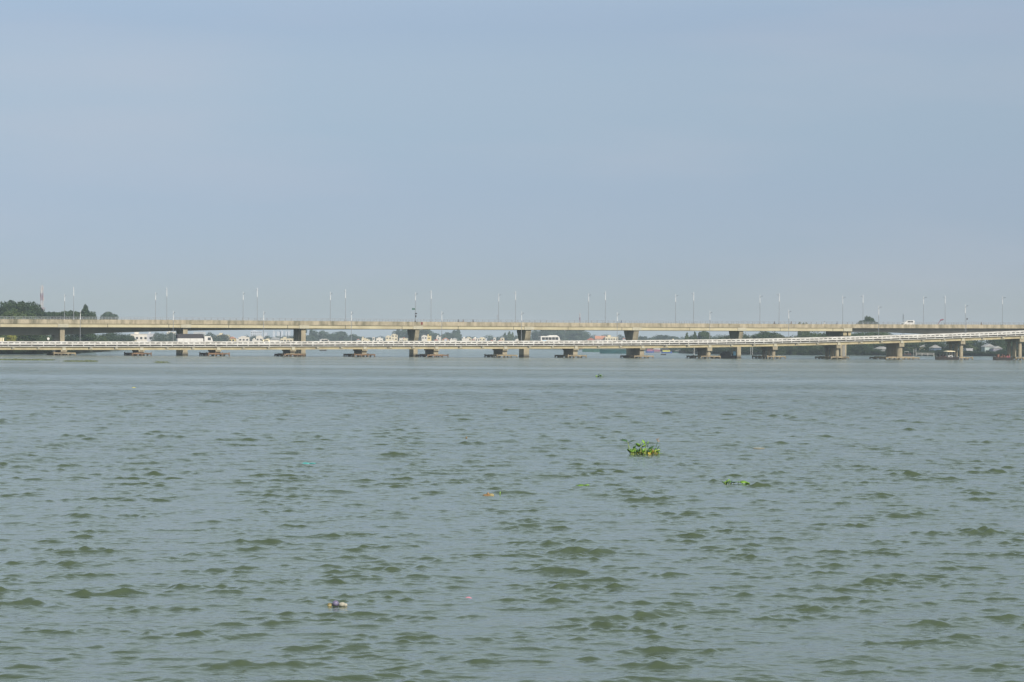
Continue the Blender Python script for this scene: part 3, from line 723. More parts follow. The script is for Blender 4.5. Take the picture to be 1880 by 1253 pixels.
for px, yt in ((1472, 592.5), (1480, 593)): tree(px, yt, 1540, 'round', 12, mg_mid, 'tip of a green tree just showing over the upper bridge parapet', 'tree tips over the parapet')

# ------------------------------------------------------------------ buildings
m_win = mat('dark_window_glass', (.04, .045, .055), .25, .3, 1)
m_roofg = mat('grey_sheet_roof', (.33, .34, .35), .6, .3, .4)
m_roofr = mat('red_tile_roof', (.42, .13, .08), .8, .3, .4)
m_roofo = mat('orange_tile_roof', (.42, .20, .13), .8, .2, .4)
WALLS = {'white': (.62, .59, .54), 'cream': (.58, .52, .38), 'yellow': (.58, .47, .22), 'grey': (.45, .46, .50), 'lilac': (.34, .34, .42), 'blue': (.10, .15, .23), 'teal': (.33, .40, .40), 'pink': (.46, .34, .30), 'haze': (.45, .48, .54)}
def building(x0, x1, ytop, Z, wall, roof, label, ybase=None, depth=8, win=True, group=None, name='house', cat='house', cols=None, ground=1.4):
    Z = dry((x0+x1)/2, Z, (x0*7) % 17); c = W((x0+x1)/2, ytop, Z); wd = (x1-x0)*Z/F; H = c.z-ground
    if ybase is not None: ground = W((x0+x1)/2, ybase, Z).z; H = c.z-ground
    t = thing(name, label, cat, (c.x, c.y, ground), random.uniform(-.12, .12), group)
    wm = mat('plaster_'+wall, WALLS[wall], .85, .15, .25)
    rh = min(H*.3, wd*.28) if roof in ('gable_grey', 'gable_red', 'gable_orange') else (.35 if roof == 'flat' else .8)
    hw = H-rh; y0 = 0
    MB().box(-wd/2, wd/2, y0, depth, 0, hw).build('wall', wm, t)
    if roof == 'flat':
        r = MB(); r.box(-wd/2-.15, wd/2+.15, y0-.15, depth+.15, hw+.003, hw+.35); r.build('roof', wm, t)
        if wd > 4:
            r = MB(); r.box(-wd*.3, -wd*.05, 1.5, 4, hw+.353, hw+.35+min(1.6, H*.15)); r.build('stair_head', wm, t)
    elif roof == 'stepped':
        MB().box(-wd*.28, wd*.2, 1, depth-1, hw+.003, hw+rh).build('penthouse', wm, t); MB().box(-wd/2-.1, wd/2+.1, y0-.1, depth+.1, hw-.25, hw+.0).build('roof', wm, t)
    else:
        r = MB(); o_ = .4; pts = [(-wd/2-o_, hw-.1), (wd/2+o_, hw-.1), (0, H)]
        if wd > 10:   # ridge along the front
            r.hexa([(-wd/2-o_, y0-o_, hw-.1), (wd/2+o_, y0-o_, hw-.1), (wd/2+o_, depth+o_, hw-.1), (-wd/2-o_, depth+o_, hw-.1)], [(-wd/2-o_, depth/2-.1, H), (wd/2+o_, depth/2-.1, H), (wd/2+o_, depth/2+.1, H), (-wd/2-o_, depth/2+.1, H)])
        else: r.prism(pts, y0-o_, depth+o_)
        r.build('roof', {'gable_grey': m_roofg, 'gable_red': m_roofr, 'gable_orange': m_roofo}[roof], t)
    if win:
        st = max(1, int(hw/3.3)); nc = cols or max(1, min(6, int(wd/2.6)))
        for a in range(st):
            for b in range(nc):
                x = -wd/2+wd*(b+.5)/nc; z = 1.0+a*hw/st; ww = min(.8, wd/nc*.28)
                MB().box(x-ww, x+ww, y0-.06, y0+.02, z, z+min(1.5, hw/st*.5)).build('window', m_win, t)
    return t
B = building
B(240, 271, 613.5, 1900, 'white', 'flat', 'long flat white building at the left between the decks', depth=14)
B(270, 283, 613, 1880, 'grey', 'flat', 'grey lilac flat block touching the long white building')
B(234, 246, 620, 1850, 'cream', 'gable_grey', 'small low house at the left end of the long white building')
B(306, 322, 609.5, 2400, 'white', 'flat', 'pale distant block over the trees left of the truck')
B(356, 377, 609.5, 2600, 'white', 'gable_grey', 'white hall with long pale roof above the truck cab', depth=14)
B(398, 420, 615, 2300, 'cream', 'flat', 'cream flat roofed shed right of the truck')
B(420, 431, 618.5, 2280, 'yellow', 'gable_orange', 'small yellow house beside the cream shed')
B(438, 457, 617.5, 2300, 'white', 'stepped', 'white stepped house with small tower, fourth building right of the truck')
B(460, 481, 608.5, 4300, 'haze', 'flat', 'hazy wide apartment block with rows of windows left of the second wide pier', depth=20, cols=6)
B(470, 482, 616.5, 2350, 'white', 'stepped', 'bright white house under the hazy apartment block')
B(495, 512, 619, 2300, 'white', 'gable_grey', 'low white house with wide grey roof left of the wide pier')
B(515, 537, 621.5, 2250, 'cream', 'flat', 'low beige building touching the left side of the wide pier')
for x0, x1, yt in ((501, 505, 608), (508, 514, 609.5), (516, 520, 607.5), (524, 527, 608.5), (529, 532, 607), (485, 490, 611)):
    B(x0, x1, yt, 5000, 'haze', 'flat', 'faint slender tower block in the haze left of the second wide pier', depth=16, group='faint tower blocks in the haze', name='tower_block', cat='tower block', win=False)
B(691, 703, 620, 2400, 'white', 'stepped', 'small white house at the left of the group before the hammerhead pier')
B(708, 719, 616.5, 2380, 'cream', 'stepped', 'cream house with rooftop room beside the tall cream house')
B(718.5, 730, 613.5, 2390, 'cream', 'stepped', 'tallest cream house left of the first hammerhead pier')
B(733, 739, 621, 2350, 'white', 'flat', 'tiny white house touching the left of the hammerhead pier')
B(774, 784, 615.5, 2380, 'white', 'stepped', 'narrow white many storeyed house right of the hammerhead pier')
B(783.5, 792, 617, 2360, 'yellow', 'flat', 'narrow yellow house joined to the white one')
B(811, 824, 620.5, 2400, 'cream', 'gable_orange', 'cream gabled house below the blue grey trees')
B(848, 861, 621.5, 2400, 'white', 'flat', 'low white block right of the tall tapering tree')
B(868, 881, 621.5, 2450, 'white', 'flat', 'first white house of the row in mid picture')
B(879.5, 891, 619.5, 2440, 'cream', 'stepped', 'cream house with raised rooftop in the mid picture row')
B(897, 911, 624, 2430, 'white', 'gable_red', 'low house with reddish roof left of the small tree clump')
B(912, 925, 624, 2420, 'cream', 'gable_orange', 'low cream house with orange roof under the small tree clump')
for x0, x1, yt, wl, rf, lab in ((536, 545, 623, 'cream', 'gable_grey', 'tiny cream shed beside the second wide pier'), (652, 664, 623.5, 'white', 'gable_grey', 'low white shed under the rounded tree clump'), (668, 679, 622.5, 'cream', 'stepped', 'small cream house right of the rounded tree clump'),
        (741, 747, 621, 'cream', 'flat', 'small cream house half behind the hammerhead pier'), (797, 805, 623, 'white', 'gable_red', 'tiny red roofed house right of the yellow house'), (826, 834, 623.5, 'white', 'flat', 'tiny white hut left of the tall tapering tree'),
        (946, 953, 624, 'white', 'gable_orange', 'tiny white house just left of the minibus pier'), (1140, 1148, 624, 'white', 'gable_grey', 'tiny white house left of the middle hammerhead pier'), (1232, 1244, 625, 'cream', 'flat', 'low pale wall at the distant shore right of the middle hammerhead pier')):
    B(x0, x1, yt, 2350, wl, rf, lab)
for i, px in enumerate((392, 404, 428, 449, 463, 489, 506, 545, 655, 664, 684, 698, 713, 738, 801, 816, 831, 856, 866, 886, 906, 919, 946, 1143, 1151)):
    wd_ = 4+(i*7 % 5)*1.3; B(px, px+wd_, 618.5+(i*5 % 7)*.8, 2500+(i*37 % 40), ('white', 'cream', 'white', 'haze')[i % 4], ('flat', 'gable_grey', 'stepped', 'gable_red', 'flat')[i % 5], 'tiny pale house peeping over the railing in the row along the distant shore', group='tiny pale houses along the distant shore')
B(1078, 1092, 620.5, 2000, 'pink', 'gable_red', 'dark red roofed house right of the minibus grove')
B(1093, 1112, 617, 1990, 'pink', 'gable_orange', 'orange roofed building right of the minibus grove')
B(1111, 1135, 618.5, 1980, 'cream', 'flat', 'long cream building behind the teal barges')
B(1113, 1124, 623, 1900, 'white', 'gable_grey', 'small white shed before the long cream building')
B(1609, 1634, 636.5, 1392, 'grey', 'gable_grey', 'grey waterside shed left of the wide round pier', ybase=651)
B(1600, 1630, 624.5, 1440, 'pink', 'gable_orange', 'salmon roofed house above the grey waterside shed')
B(1688, 1712, 632.5, 1410, 'cream', 'gable_grey', 'beige roofed house behind the white jetty')
B(1690, 1709, 625, 1470, 'lilac', 'flat', 'lilac upper storey above the beige roofed house')
B(1706, 1728, 633, 1385, 'blue', 'gable_grey', 'dark blue waterside shed with pale grey roof', ybase=652)
B(1774, 1786, 640, 1385, 'grey', 'flat', 'small grey hut just right of the twin column pier', ybase=653)
B(1783, 1792, 622, 1500, 'blue', 'flat', 'pale blue wall between trees near the right')
B(1808, 1826, 631.5, 1392, 'teal', 'gable_grey', 'pale teal house with sloping roof near the right edge', ybase=652)
B(1824, 1840, 635.5, 1385, 'lilac', 'gable_grey', 'lilac grey house on the water near the right edge', ybase=653)
B(1846, 1862, 620.5, 1480, 'pink', 'gable_orange', 'pink house behind the trees at the right edge')
B(58, 88, 641.5, 893, 'white', 'gable_grey', 'low white shed on the left bank under the low bridge', ybase=647, win=False, depth=4, name='shed', cat='shed')

# lattice masts
def mast(px, ytop, Z, wbase, cr, cw, label, secs=8, thick=.16, group=None):
    c = W(px, ytop, Z); H = c.z-1.4; t = thing('lattice_mast', label, 'mast', (c.x, c.y, 1.4), .4, group)
    for k in range(secs):
        b = MB(); z0, z1 = H*k/secs, H*(k+1)/secs
        f = lambda z: wbase/2*max(0, 1-z/(H*.68))**1.2+.55
        a, c2 = f(z0), f(z1)
        P0 = [(-a, -a, z0), (a, -a, z0), (a, a, z0), (-a, a, z0)]; P1 = [(-c2, -c2, z1), (c2, -c2, z1), (c2, c2, z1), (-c2, c2, z1)]
        for i in range(4):
            b.bar(P0[i], P1[i], thick, n=4); b.bar(P1[i], P1[(i+1) % 4], thick*.8, n=4); b.bar(P0[i], P1[(i+1) % 4], thick*.6, n=4); b.bar(P0[(i+1) % 4], P1[i], thick*.6, n=4)
        b.build('mast_section', cr if k % 2 == 0 else cw, t)
    b = MB(); z = H*.62; b.box(-1.6, 1.6, -1.6, 1.6, z, z+.15); b.box(-1.6, 1.6, -1.6, -1.55, z+.55, z+.65); b.build('platform', cr, t)
    for i, (zz, an) in enumerate(((.78, 0), (.84, 2.1), (.9, 4.2), (.95, 1.0))):
        b = MB(); b.box(1.0*math.cos(an)-.14, 1.0*math.cos(an)+.14, 1.0*math.sin(an)-.14, 1.0*math.sin(an)+.14, H*zz-1, H*zz+1); b.build('antenna', cw, t)
    b = MB(); b.bar((0, 0, H), (0, 0, H+2.2), .06); b.build('lightning_rod', m_galv, t)
    return t
m_mr = mat('mast_red', (.22, .06, .09), .6, .2, 1); m_mw = mat('mast_white', (.50, .46, .46), .6, .1, 1)
mast(77, 524.5, 1400, 5.6, m_mr, m_mw, 'red and white lattice telephone mast behind trees at the left', 8, .07)
mast(1064.5, 575, 3600, 5, m_mr, m_mw, 'faint red and white mast above the middle of the upper bridge', 8, .15)
mast(1658.5, 577, 3600, 5, m_galv, m_galv, 'faint grey mast just left of the white van on the upper bridge', 6, .16)
mast(1038.5, 602, 2970, 1.5, m_mw, m_mw, 'pale slim mast standing before the grove behind the minibus', 8, .2)

# ------------------------------------------------------------------ vehicles
m_tyre = mat('tyre_rubber', (.03, .03, .03), .9, .2, 2); m_vw = mat('white_vehicle_paint', (.56, .56, .55), .35, .05, .8, spec=.5); m_glass = mat('vehicle_glass', (.05, .06, .07), .15, .2, 1, spec=.6)
m_tarp = mat('grey_tarpaulin', (.06, .06, .07), .85, .35, 1.2, stretch=(2, 2, .5)); m_cream = mat('cream_vehicle_paint', (.75, .68, .48), .5, .1, 1); m_ltb = mat('light_blue_decal', (.25, .55, .80), .5, .1, 1)
m_lamp = mat('headlamp_lens', (.7, .7, .68), .2, .05, 1)
def wheels(t, xs, y, r):
    for x in xs:
        for s in (-1, 1):
            w_ = MB().wheel((x, s*y, r), r, .25).build('wheel', m_tyre, t); MB().wheel((x, s*(y+.13), r), r*.55, .03).build('rim', m_galv, w_)
def place(t, L, px, c, zfun, dz=.05, flip=False):
    tt = L.t(px, c); t.location = L.pos(tt, c, zfun(tt)+dz); sl_ = math.atan((zfun(tt+2)-zfun(tt-2))/4)
    t.rotation_euler = (0, sl_ if flip else -sl_, PSI+(math.pi if flip else 0)); return t
# cargo truck, cab to the right
t = thing('cargo_truck', 'long white truck with dark grey tarpaulin on the low bridge', 'truck')
for i in range(4): MB().box(-5.8+i*2.12, -5.8+i*2.12+2.07, -1.2, 1.2, 1.05, 2.45).build('side_panel', m_vw, t)
b = MB(); b.prism([(-5.85, 2.46), (2.7, 2.46), (2.7, 3.6), (2.2, 3.9), (-5.4, 3.9), (-5.85, 3.55)], -1.22, 1.22); b.build('tarpaulin', m_tarp, t)
MB().box(-5.7, 5.6, -.5, .5, .6, 1.0).build('chassis', m_darkm, t)
b = MB(); b.prism([(3.0, .7), (5.75, .7), (5.8, 1.7), (5.35, 2.9), (4.9, 3.15), (3.0, 3.15)], -1.15, 1.15); cab = b.build('cab', m_vw, t, bevel=.06)
b = MB(); b.add([(5.83, -1, 1.75), (5.83, 1, 1.75), (5.42, .95, 2.8), (5.42, -.95, 2.8)], [(0, 1, 2, 3)]); b.build('windscreen', m_glass, cab)
for s in (-1, 1): MB().box(4.1, 5.15, s*1.16-.01, s*1.16+.01, 1.85, 2.75).build('window', m_glass, cab); MB().box(5.7, 5.83, s*.85-.15, s*.85+.15, .95, 1.2).build('headlight', m_lamp, cab)
wheels(t, (-4.6, -3.4, 4.3), 1.0, .5); place(t, NEAR, 357, 4, zn)
# minibus
t = thing('minibus', 'white minibus with large windows crossing the low bridge', 'bus')
b = MB(); b.prism([(-3.6, .45), (3.4, .45), (3.62, .8), (3.55, 1.5), (3.05, 2.75), (2.7, 2.95), (-3.5, 2.95), (-3.62, 2.7)], -1.1, 1.1); bd = b.build('body', m_vw, t, bevel=.05)
for s in (-1, 1):
    for i in range(5): MB().box(-3.2+i*1.22, -3.2+i*1.22+1.08, s*1.11-.012, s*1.11+.012, 1.65, 2.55).build('window', m_glass, bd)
    MB().box(-2.9, -1.6, s*1.11-.012, s*1.11+.012, .95, 1.5).build('decal', m_ltb, bd); MB().box(3.5, 3.62, s*.8-.16, s*.8+.16, .85, 1.1).build('headlight', m_lamp, bd)
b = MB(); b.add([(3.6, -1, 1.6), (3.6, 1, 1.6), (3.12, .95, 2.65), (3.12, -.95, 2.65)], [(0, 1, 2, 3)]); b.build('windscreen', m_glass, bd)
MB().prism([(-.6, 2.96), (2.6, 2.96), (2.4, 3.2), (-.4, 3.2)], -.8, .8).build('roof_unit', m_vw, t)
wheels(t, (-2.3, 2.3), .98, .42); place(t, NEAR, 1009, 4, zn, .12)
# pickup / car
def car(lab, name='car', cat='car', paint=None, L_=4.4, H_=1.75, prof=None):
    t = thing(name, lab, cat); paint = paint or m_vw
    prof = prof or [(-.5, .28), (.5, .28), (.5, .52), (.44, .56), (.28, .60), (.14, .97), (.05, 1.0), (-.36, 1.0), (-.44, .66), (-.5, .6)]
    b = MB(); b.prism([(x*L_, z*H_) for x, z in prof], -.88, .88); bd = b.build('body', paint, t, bevel=.05)
    for s in (-1, 1):
        for x0, x1 in ((-.34, -.14), (-.12, .06), (.07, .17)):
            MB().prism([(x0*L_, .63*H_), (x1*L_, .63*H_), ((x1-(.03 if x1 > .1 else 0))*L_, .92*H_), (x0*L_, .92*H_)], s*.89-.012, s*.89+.012).build('window', m_glass, bd)
        MB().box(.485*L_, .503*L_, s*.62-.14, s*.62+.14, .42*H_, .5*H_).build('headlight', m_lamp, bd)
    wheels(t, (-.31*L_, .31*L_), .8, .34); return t
place(car('white car with dark windows on the low bridge beside the second wide pier', H_=1.95), NEAR, 597, 3.0, zn, .25)
vanp = [(-.5, .2), (.5, .2), (.5, .5), (.4, .55), (.26, 1.0), (-.46, 1.0), (-.5, .7)]
t = car('small cream van half hidden by the white railing, left of the wide pier', 'van', 'van', m_cream, 2.9, 2.0, vanp); place(t, NEAR, 489, 2.6, zn)
t = car('white van driving on the upper bridge at the right', 'van', 'van', m_vw, 4.7, 2.05, [(-.5, .2), (.5, .2), (.5, .48), (.44, .6), (.30, .66), (.16, 1.0), (-.46, 1.0), (-.5, .7)]); place(t, FAR, 1667, 3, zf, .55, True)
# motorcycles and their riders
def rider_mesh():
    me = bpy.data.meshes.new('person'); P = [(0, 0, .80), (.03, 0, 1.05), (.10, 0, 1.30), (.12, 0, 1.42), (.15, 0, 1.58),
         (.10, .19, 1.32), (.30, .27, 1.14), (.52, .27, 1.06), (.10, -.19, 1.32), (.30, -.27, 1.14), (.52, -.27, 1.06),
         (.02, .12, .78), (.42, .17, .76), (.36, .17, .34), (.50, .17, .30), (.02, -.12, .78), (.42, -.17, .76), (.36, -.17, .34), (.50, -.17, .30)]
    E = [(0, 1), (1, 2), (2, 3), (3, 4), (2, 5), (5, 6), (6, 7), (2, 8), (8, 9), (9, 10), (0, 11), (11, 12), (12, 13), (13, 14), (0, 15), (15, 16), (16, 17), (17, 18)]
    rd = [.15, .15, .15, .06, .10, .065, .05, .035, .065, .05, .035, .09, .075, .05, .04, .09, .075, .05, .04]
    me.from_pydata(P, E, []); o = bpy.data.objects.new('tmp_person', me); COL.objects.link(o)
    sk = o.modifiers.new('s', 'SKIN'); 
    for v, r_ in zip(me.skin_vertices[0].data, rd): v.radius = (r_, r_)
    me.skin_vertices[0].data[0].use_root = True
    su = o.modifiers.new('u', 'SUBSURF'); su.levels = 1; su.render_levels = 1
    dg = bpy.context.evaluated_depsgraph_get(); nm = bpy.data.meshes.new_from_object(o.evaluated_get(dg)); bpy.data.objects.remove(o); nm.name = 'person'
    return nm
pm = rider_mesh()
hel = MB(); hel.ell((.15, 0, 1.64), .14, .13, .14, 12, 8); helo = hel.build('helmet', m_darkm); helm = helo.data; bpy.data.objects.remove(helo)
def motorcycle():
    t = thing('motorcycle', '', 'motorcycle')
    for x in (-.6, .65): w_ = MB().wheel((x, 0, .29), .29, .11).build('wheel', m_tyre, t); MB().wheel((x, 0, .29), .18, .13).build('rim', m_galv, w_)
    b = MB(); b.prism([(-.75, .55), (-.2, .32), (.25, .34), (.42, .85), (.3, .92), (.15, .55), (-.1, .6), (-.2, .76), (-.8, .80)], -.11, .11); b.build('body', m_darkm, t, bevel=.02)
    b = MB(); b.box(-.72, .0, -.13, .13, .765, .83); b.build('seat', m_tyre, t, bevel=.02)
    b = MB(); b.bar((.65, 0, .3), (.45, 0, 1.0), .035); b.bar((.42, -.32, 1.05), (.42, .32, 1.05), .02); b.build('handlebar', m_galv, t)
    b = MB(); b.ell((.52, 0, .88), .08, .08, .09, 8, 6); b.build('headlight', m_lamp, t)
    return t
mc0 = None
cloth = [mat('dark_clothing', (.05, .05, .07), .9, .2, 2), mat('blue_clothing', (.10, .13, .25), .9, .2, 2), mat('white_clothing', (.7, .7, .68), .9, .1, 2), mat('brown_clothing', (.16, .10, .07), .9, .2, 2)]
riders = [(842, 0), (849.5, 3), (869, 0), (1140, 1), (1422, 0), (1452, 3), (1514, 2), (1536, 1), (1802, 3)]
meshes = []
for m_ in cloth:
    q = pm.copy(); q.materials.clear(); q.materials.append(m_); meshes.append(q)
for i, (px, ci) in enumerate(riders+[(1195, 2)]):
    low = i == len(riders)
    lab = 'on the low bridge near the middle pier' if low else f'on the upper bridge, {ordn(i, len(riders))} of the riders there'
    if mc0 is None: mc0 = motorcycle(); t = mc0
    else: t = dup(mc0, (0, 0, 0))
    t['label'] = 'motorcycle '+lab; t['group'] = 'motorcycles crossing the bridges'
    L_, zz, c_, dz = (NEAR, zn, 2.2, .06) if low else (FAR, zf, 1.4, .35)
    place(t, L_, px, c_, zz, dz, i % 2 == 0)
    p = bpy.data.objects.new('person', meshes[ci]); COL.objects.link(p); p.matrix_world = t.matrix_world; p.location = t.location; p.rotation_euler = t.rotation_euler
    tag(p, ('rider in pale clothes ' if ci == 2 else 'rider in dark clothes ')+lab, 'person', 'motorcycle riders on the bridges')
    h = bpy.data.objects.new('helmet', helm); COL.objects.link(h); h.parent = p

# ------------------------------------------------------------------ signs and small fittings
def pole_sign(base, h, kids, lab, name='traffic_sign', cat='sign'):
    t = thing(name, lab, cat, base, PSI); MB().bar((0, 0, 0), (0, 0, h), .05).build('pole', m_galv, t)
    for nm, bx, m_ in kids: MB().box(*bx).build(nm, m_, t)
    return t
m_sgreen = mat('dark_green_sign', (.05, .12, .10), .5, .1, 1)
tt = FAR.t(761.6, 16.2); z0 = zf(tt)+.05; bs = FAR.pos(tt, 15.9, z0)
h1 = W(761, 566.5, bs.y).z-z0; h2 = W(763, 575, bs.y).z-z0
pole_sign(bs, h1, [('direction_board', (-1.25, -.1, -.09, -.05, h1-.55, h1+.05), m_sgreen), ('signal_head', (-.1, .55, -.3, -.06, h2-.4, h2), m_darkm), ('signal_head', (.05, .35, -.3, -.06, h2-1.5, h2-.8), m_darkm), ('control_box', (-.18, .18, -.3, -.06, .9, 1.6), m_darkm)],
          'pole with green direction board and dark camera boxes on the upper bridge', 'direction_sign')
tt = NEAR.t(1773.6, 10.6); bs = NEAR.pos(tt, 10.4, zn(tt)+.04); h1 = W(1774, 584.5, bs.y).z-bs.z
pole_sign(bs, h1, [('sign_board', (.0, .45, -.09, -.05, h1-.55, h1), m_darkm)], 'small dark sign on a pole beside the rightmost low bridge lamp')
tt = FAR.t(912, 16.2); bs = FAR.pos(tt, 15.9, zf(tt)+.05); h1 = W(912, 578, bs.y).z-bs.z
pole_sign(bs, h1, [('sign_board', (-.12, .12, -.09, -.05, h1-.9, h1), m_galv)], 'slim grey sign post on the upper bridge left of mid picture')
tt = NEAR.t(88.3, 10.6); bs = NEAR.pos(tt, 10.3, zn(tt)+.04); h1 = W(88, 619.6, bs.y).z-bs.z
t = pole_sign(bs, h1-.1, [], 'round white traffic sign on the low bridge near the left edge'); MB().bar((0, -.08, h1-.45), (0, -.05, h1-.45), .42, n=20).build('sign_disc', m_white, t)
for px in (1.5, 5.5):
    tt = NEAR.t(px, 10.6); bs = NEAR.pos(tt, 10.4, zn(tt)+.04); h1 = W(px, 620.5, bs.y).z-bs.z
    t = thing('gate_post', 'cream concrete gate post at the extreme left edge of the low bridge', 'post', bs, PSI, 'cream posts at the left edge'); MB().box(-.22, .22, -.22, .22, 0, h1-.2).build('shaft', m_cream, t); MB().box(-.3, .3, -.3, .3, h1-.197, h1).build('cap', m_cream, t)
# person standing on the low bridge (dark speck above the railing)
pst = bpy.data.meshes.new('tmp')
def standing():
    me = bpy.data.meshes.new('person'); P = [(0, 0, .95), (0, 0, 1.2), (0, 0, 1.42), (0, 0, 1.52), (0, .02, 1.68), (0, .2, 1.42), (.02, .25, 1.15), (.1, .22, .92), (0, -.2, 1.42), (.02, -.25, 1.15), (.1, -.22, .92),
         (0, .1, .9), (.03, .12, .5), (0, .12, .08), (.14, .12, .04), (0, -.1, .9), (.0, -.12, .5), (-.05, -.12, .08), (.09, -.12, .04)]
    E = [(0, 1), (1, 2), (2, 3), (3, 4), (2, 5), (5, 6), (6, 7), (2, 8), (8, 9), (9, 10), (0, 11), (11, 12), (12, 13), (13, 14), (0, 15), (15, 16), (16, 17), (17, 18)]
    rd = [.14, .13, .15, .06, .105, .06, .045, .035, .06, .045, .035, .09, .065, .045, .04, .09, .065, .045, .04]
    me.from_pydata(P, E, []); o = bpy.data.objects.new('tmp', me); COL.objects.link(o); o.modifiers.new('s', 'SKIN')
    for v, r_ in zip(me.skin_vertices[0].data, rd): v.radius = (r_, r_)
    me.skin_vertices[0].data[0].use_root = True
    o.modifiers.new('u', 'SUBSURF').render_levels = 1
    nm = bpy.data.meshes.new_from_object(o.evaluated_get(bpy.context.evaluated_depsgraph_get())); bpy.data.objects.remove(o); nm.materials.clear(); nm.materials.append(cloth[0]); return nm
o = bpy.data.objects.new('person', standing()); COL.objects.link(o); tt = NEAR.t(1654, 1.3); o.location = NEAR.pos(tt, 1.4, zn(tt)+.04); o.scale = (1.1, 1.1, 1.1)
tag(o, 'person in dark clothes standing on the low bridge above the wide round pier', 'person')
# small crane jib showing over the upper parapet
t = thing('crane_jib', 'small reddish slanting crane jib beyond the upper bridge at the right', 'crane', W(1722, 640, 1450), .1); zt = W(1730, 586.6, 1450).z; zb = t.location.z
b = MB(); b.bar((-.8, 0, 0), (-.6, 0, zt-zb-3.4), .3); b.build('tower', m_galv, t); b = MB(); b.bar((-.7, 0, zt-zb-3.6), (1.6, 0, zt-zb-.4), .2); b.bar((1.2, 0, zt-zb-.5), (3.0, 0, zt-zb-.1), .38); b.build('jib', m_mr, t)

# ------------------------------------------------------------------ boats
def hull(L_, B_, D_, bow=.8, sheer=.4, full=False):
    mb = MB(); n = 14; vs = []
    for i in range(n+1):
        u = i/n; x = -L_/2+L_*u
        wv = 1-max(0, (u-.72)/.28)**2*(.9 if not full else .55); ws = 1-max(0, (.12-u)/.12)*.25
        hw = B_/2*wv*ws; top = D_*.62+sheer*(max(0, (u-.6)/.4)**2*bow+max(0, (.2-u)/.2)**2*.5); kz = -D_*.38+max(0, (u-.8)/.2)**2*D_*.45
        vs += [(x, -hw, top), (x, -hw*.8, kz+.15), (x, 0, kz), (x, hw*.8, kz+.15), (x, hw, top), (x, hw*.86, top-.02), (x, 0, top-.25), (x, -hw*.86, top-.02)]
    f = [(k*8+i, k*8+(i+1) % 8, (k+1)*8+(i+1) % 8, (k+1)*8+i) for k in range(n) for i in range(8)]+[tuple(range(8)), tuple(n*8+i for i in range(8))]
    return mb.add(vs, f)
m_hblack = mat('tarred_hull', (.035, .032, .032), .7, .3, .8); m_hteal = mat('teal_hull_paint', (.02, .085, .10), .6, .35, .35, stretch=(1, 1, 2)); m_hgreen = mat('green_hull_paint', (.04, .12, .10), .6, .3, .4); m_hblue = mat('blue_hull_paint', (.06, .11, .32), .6, .2, .6)
m_rustb = mat('rusty_machinery', (.21, .09, .06), .8, .5, 1.2, (.10, .07, .06)); m_mag = mat('magenta_paint', (.28, .13, .20), .7, .3, 1); m_yellow = mat('yellow_green_paint', (.50, .52, .14), .7, .2, 1); m_wood = mat('old_timber', (.16, .11, .08), .9, .4, 1)
def boat(px, ybase, lab, L_, B_, D_, hm, rz, kids=(), group=None, Z=None, **kw):
    g = G(px, ybase, 0) if Z is None else Vector((gx(px, Z), Z, 0))
    t = thing('boat', lab, 'boat', (g.x, g.y, 0), rz, group); hull(L_, B_, D_, **kw).build('hull', hm, t)
    for nm, f, m_ in kids:
        b = MB(); f(b); b.build(nm, m_, t)
    return t
def posts(x0, x1, y, z0, z1, n=4): return lambda b: [b.bar((x0+(x1-x0)*i/(n-1), s*y, z0), (x0+(x1-x0)*i/(n-1), s*y, z1), .05) for i in range(n) for s in (-1, 1)]
def junk(seed, x0, x1, y, z0, n, h):
    def f(b):
        r_ = random.Random(seed)
        for i in range(n):
            x = x0+(x1-x0)*i/n; w_ = (x1-x0)/n*r_.uniform(.4, .9); b.box(x, x+w_, -y*r_.uniform(.3, 1), y*r_.uniform(.3, 1), z0, z0+h*r_.uniform(.35, 1))
    return f
s_ = 5.0
boat(1738, 659.6, 'black wooden work boat with white cabin and cream canopy at the right', 9.2, 2.6, 1.5, m_hblack, PSI+math.pi, Z=918, kids=[
    ('deck', lambda b: b.box(-4, 3.6, -1, 1, .55, .68), m_wood),
    ('cabin', lambda b: b.box(-2.0, -.3, -.8, .8, .68, 1.55), m_vw),
    ('cabin_window', lambda b: b.box(-1.6, -.8, .8, .83, 1.0, 1.35), m_glass),
    ('canopy', lambda b: b.prism([(-2.9, 2.85), (.6, 2.85), (.5, 3.05), (-1.1, 3.2), (-2.8, 3.05)], -1.15, 1.15), m_cream),
    ('canopy_posts', posts(-2.7, .4, 1.05, .68, 2.86, 4), m_galv),
    ('machinery', junk(3, .7, 3.4, .8, .68, 5, 1.6), m_darkm), ('cargo', junk(8, .4, 3.2, .9, .68, 4, .8), m_rustb)])
boat(1840, 660.3, 'black boat loaded with rusty red machinery at the right edge', 7.4, 2.3, 1.5, m_hblack, PSI+math.pi, Z=924, kids=[
    ('deck', lambda b: b.box(-3.2, 3, -.9, .9, .55, .68), m_wood), ('machinery', junk(5, -2.9, 2.6, .8, .68, 8, 1.45), m_rustb), ('engine_cover', lambda b: b.prism([(-3.2, .68), (-1.2, .68), (-1.4, 1.4), (-2.9, 1.1)], -.7, .7), m_mr)])
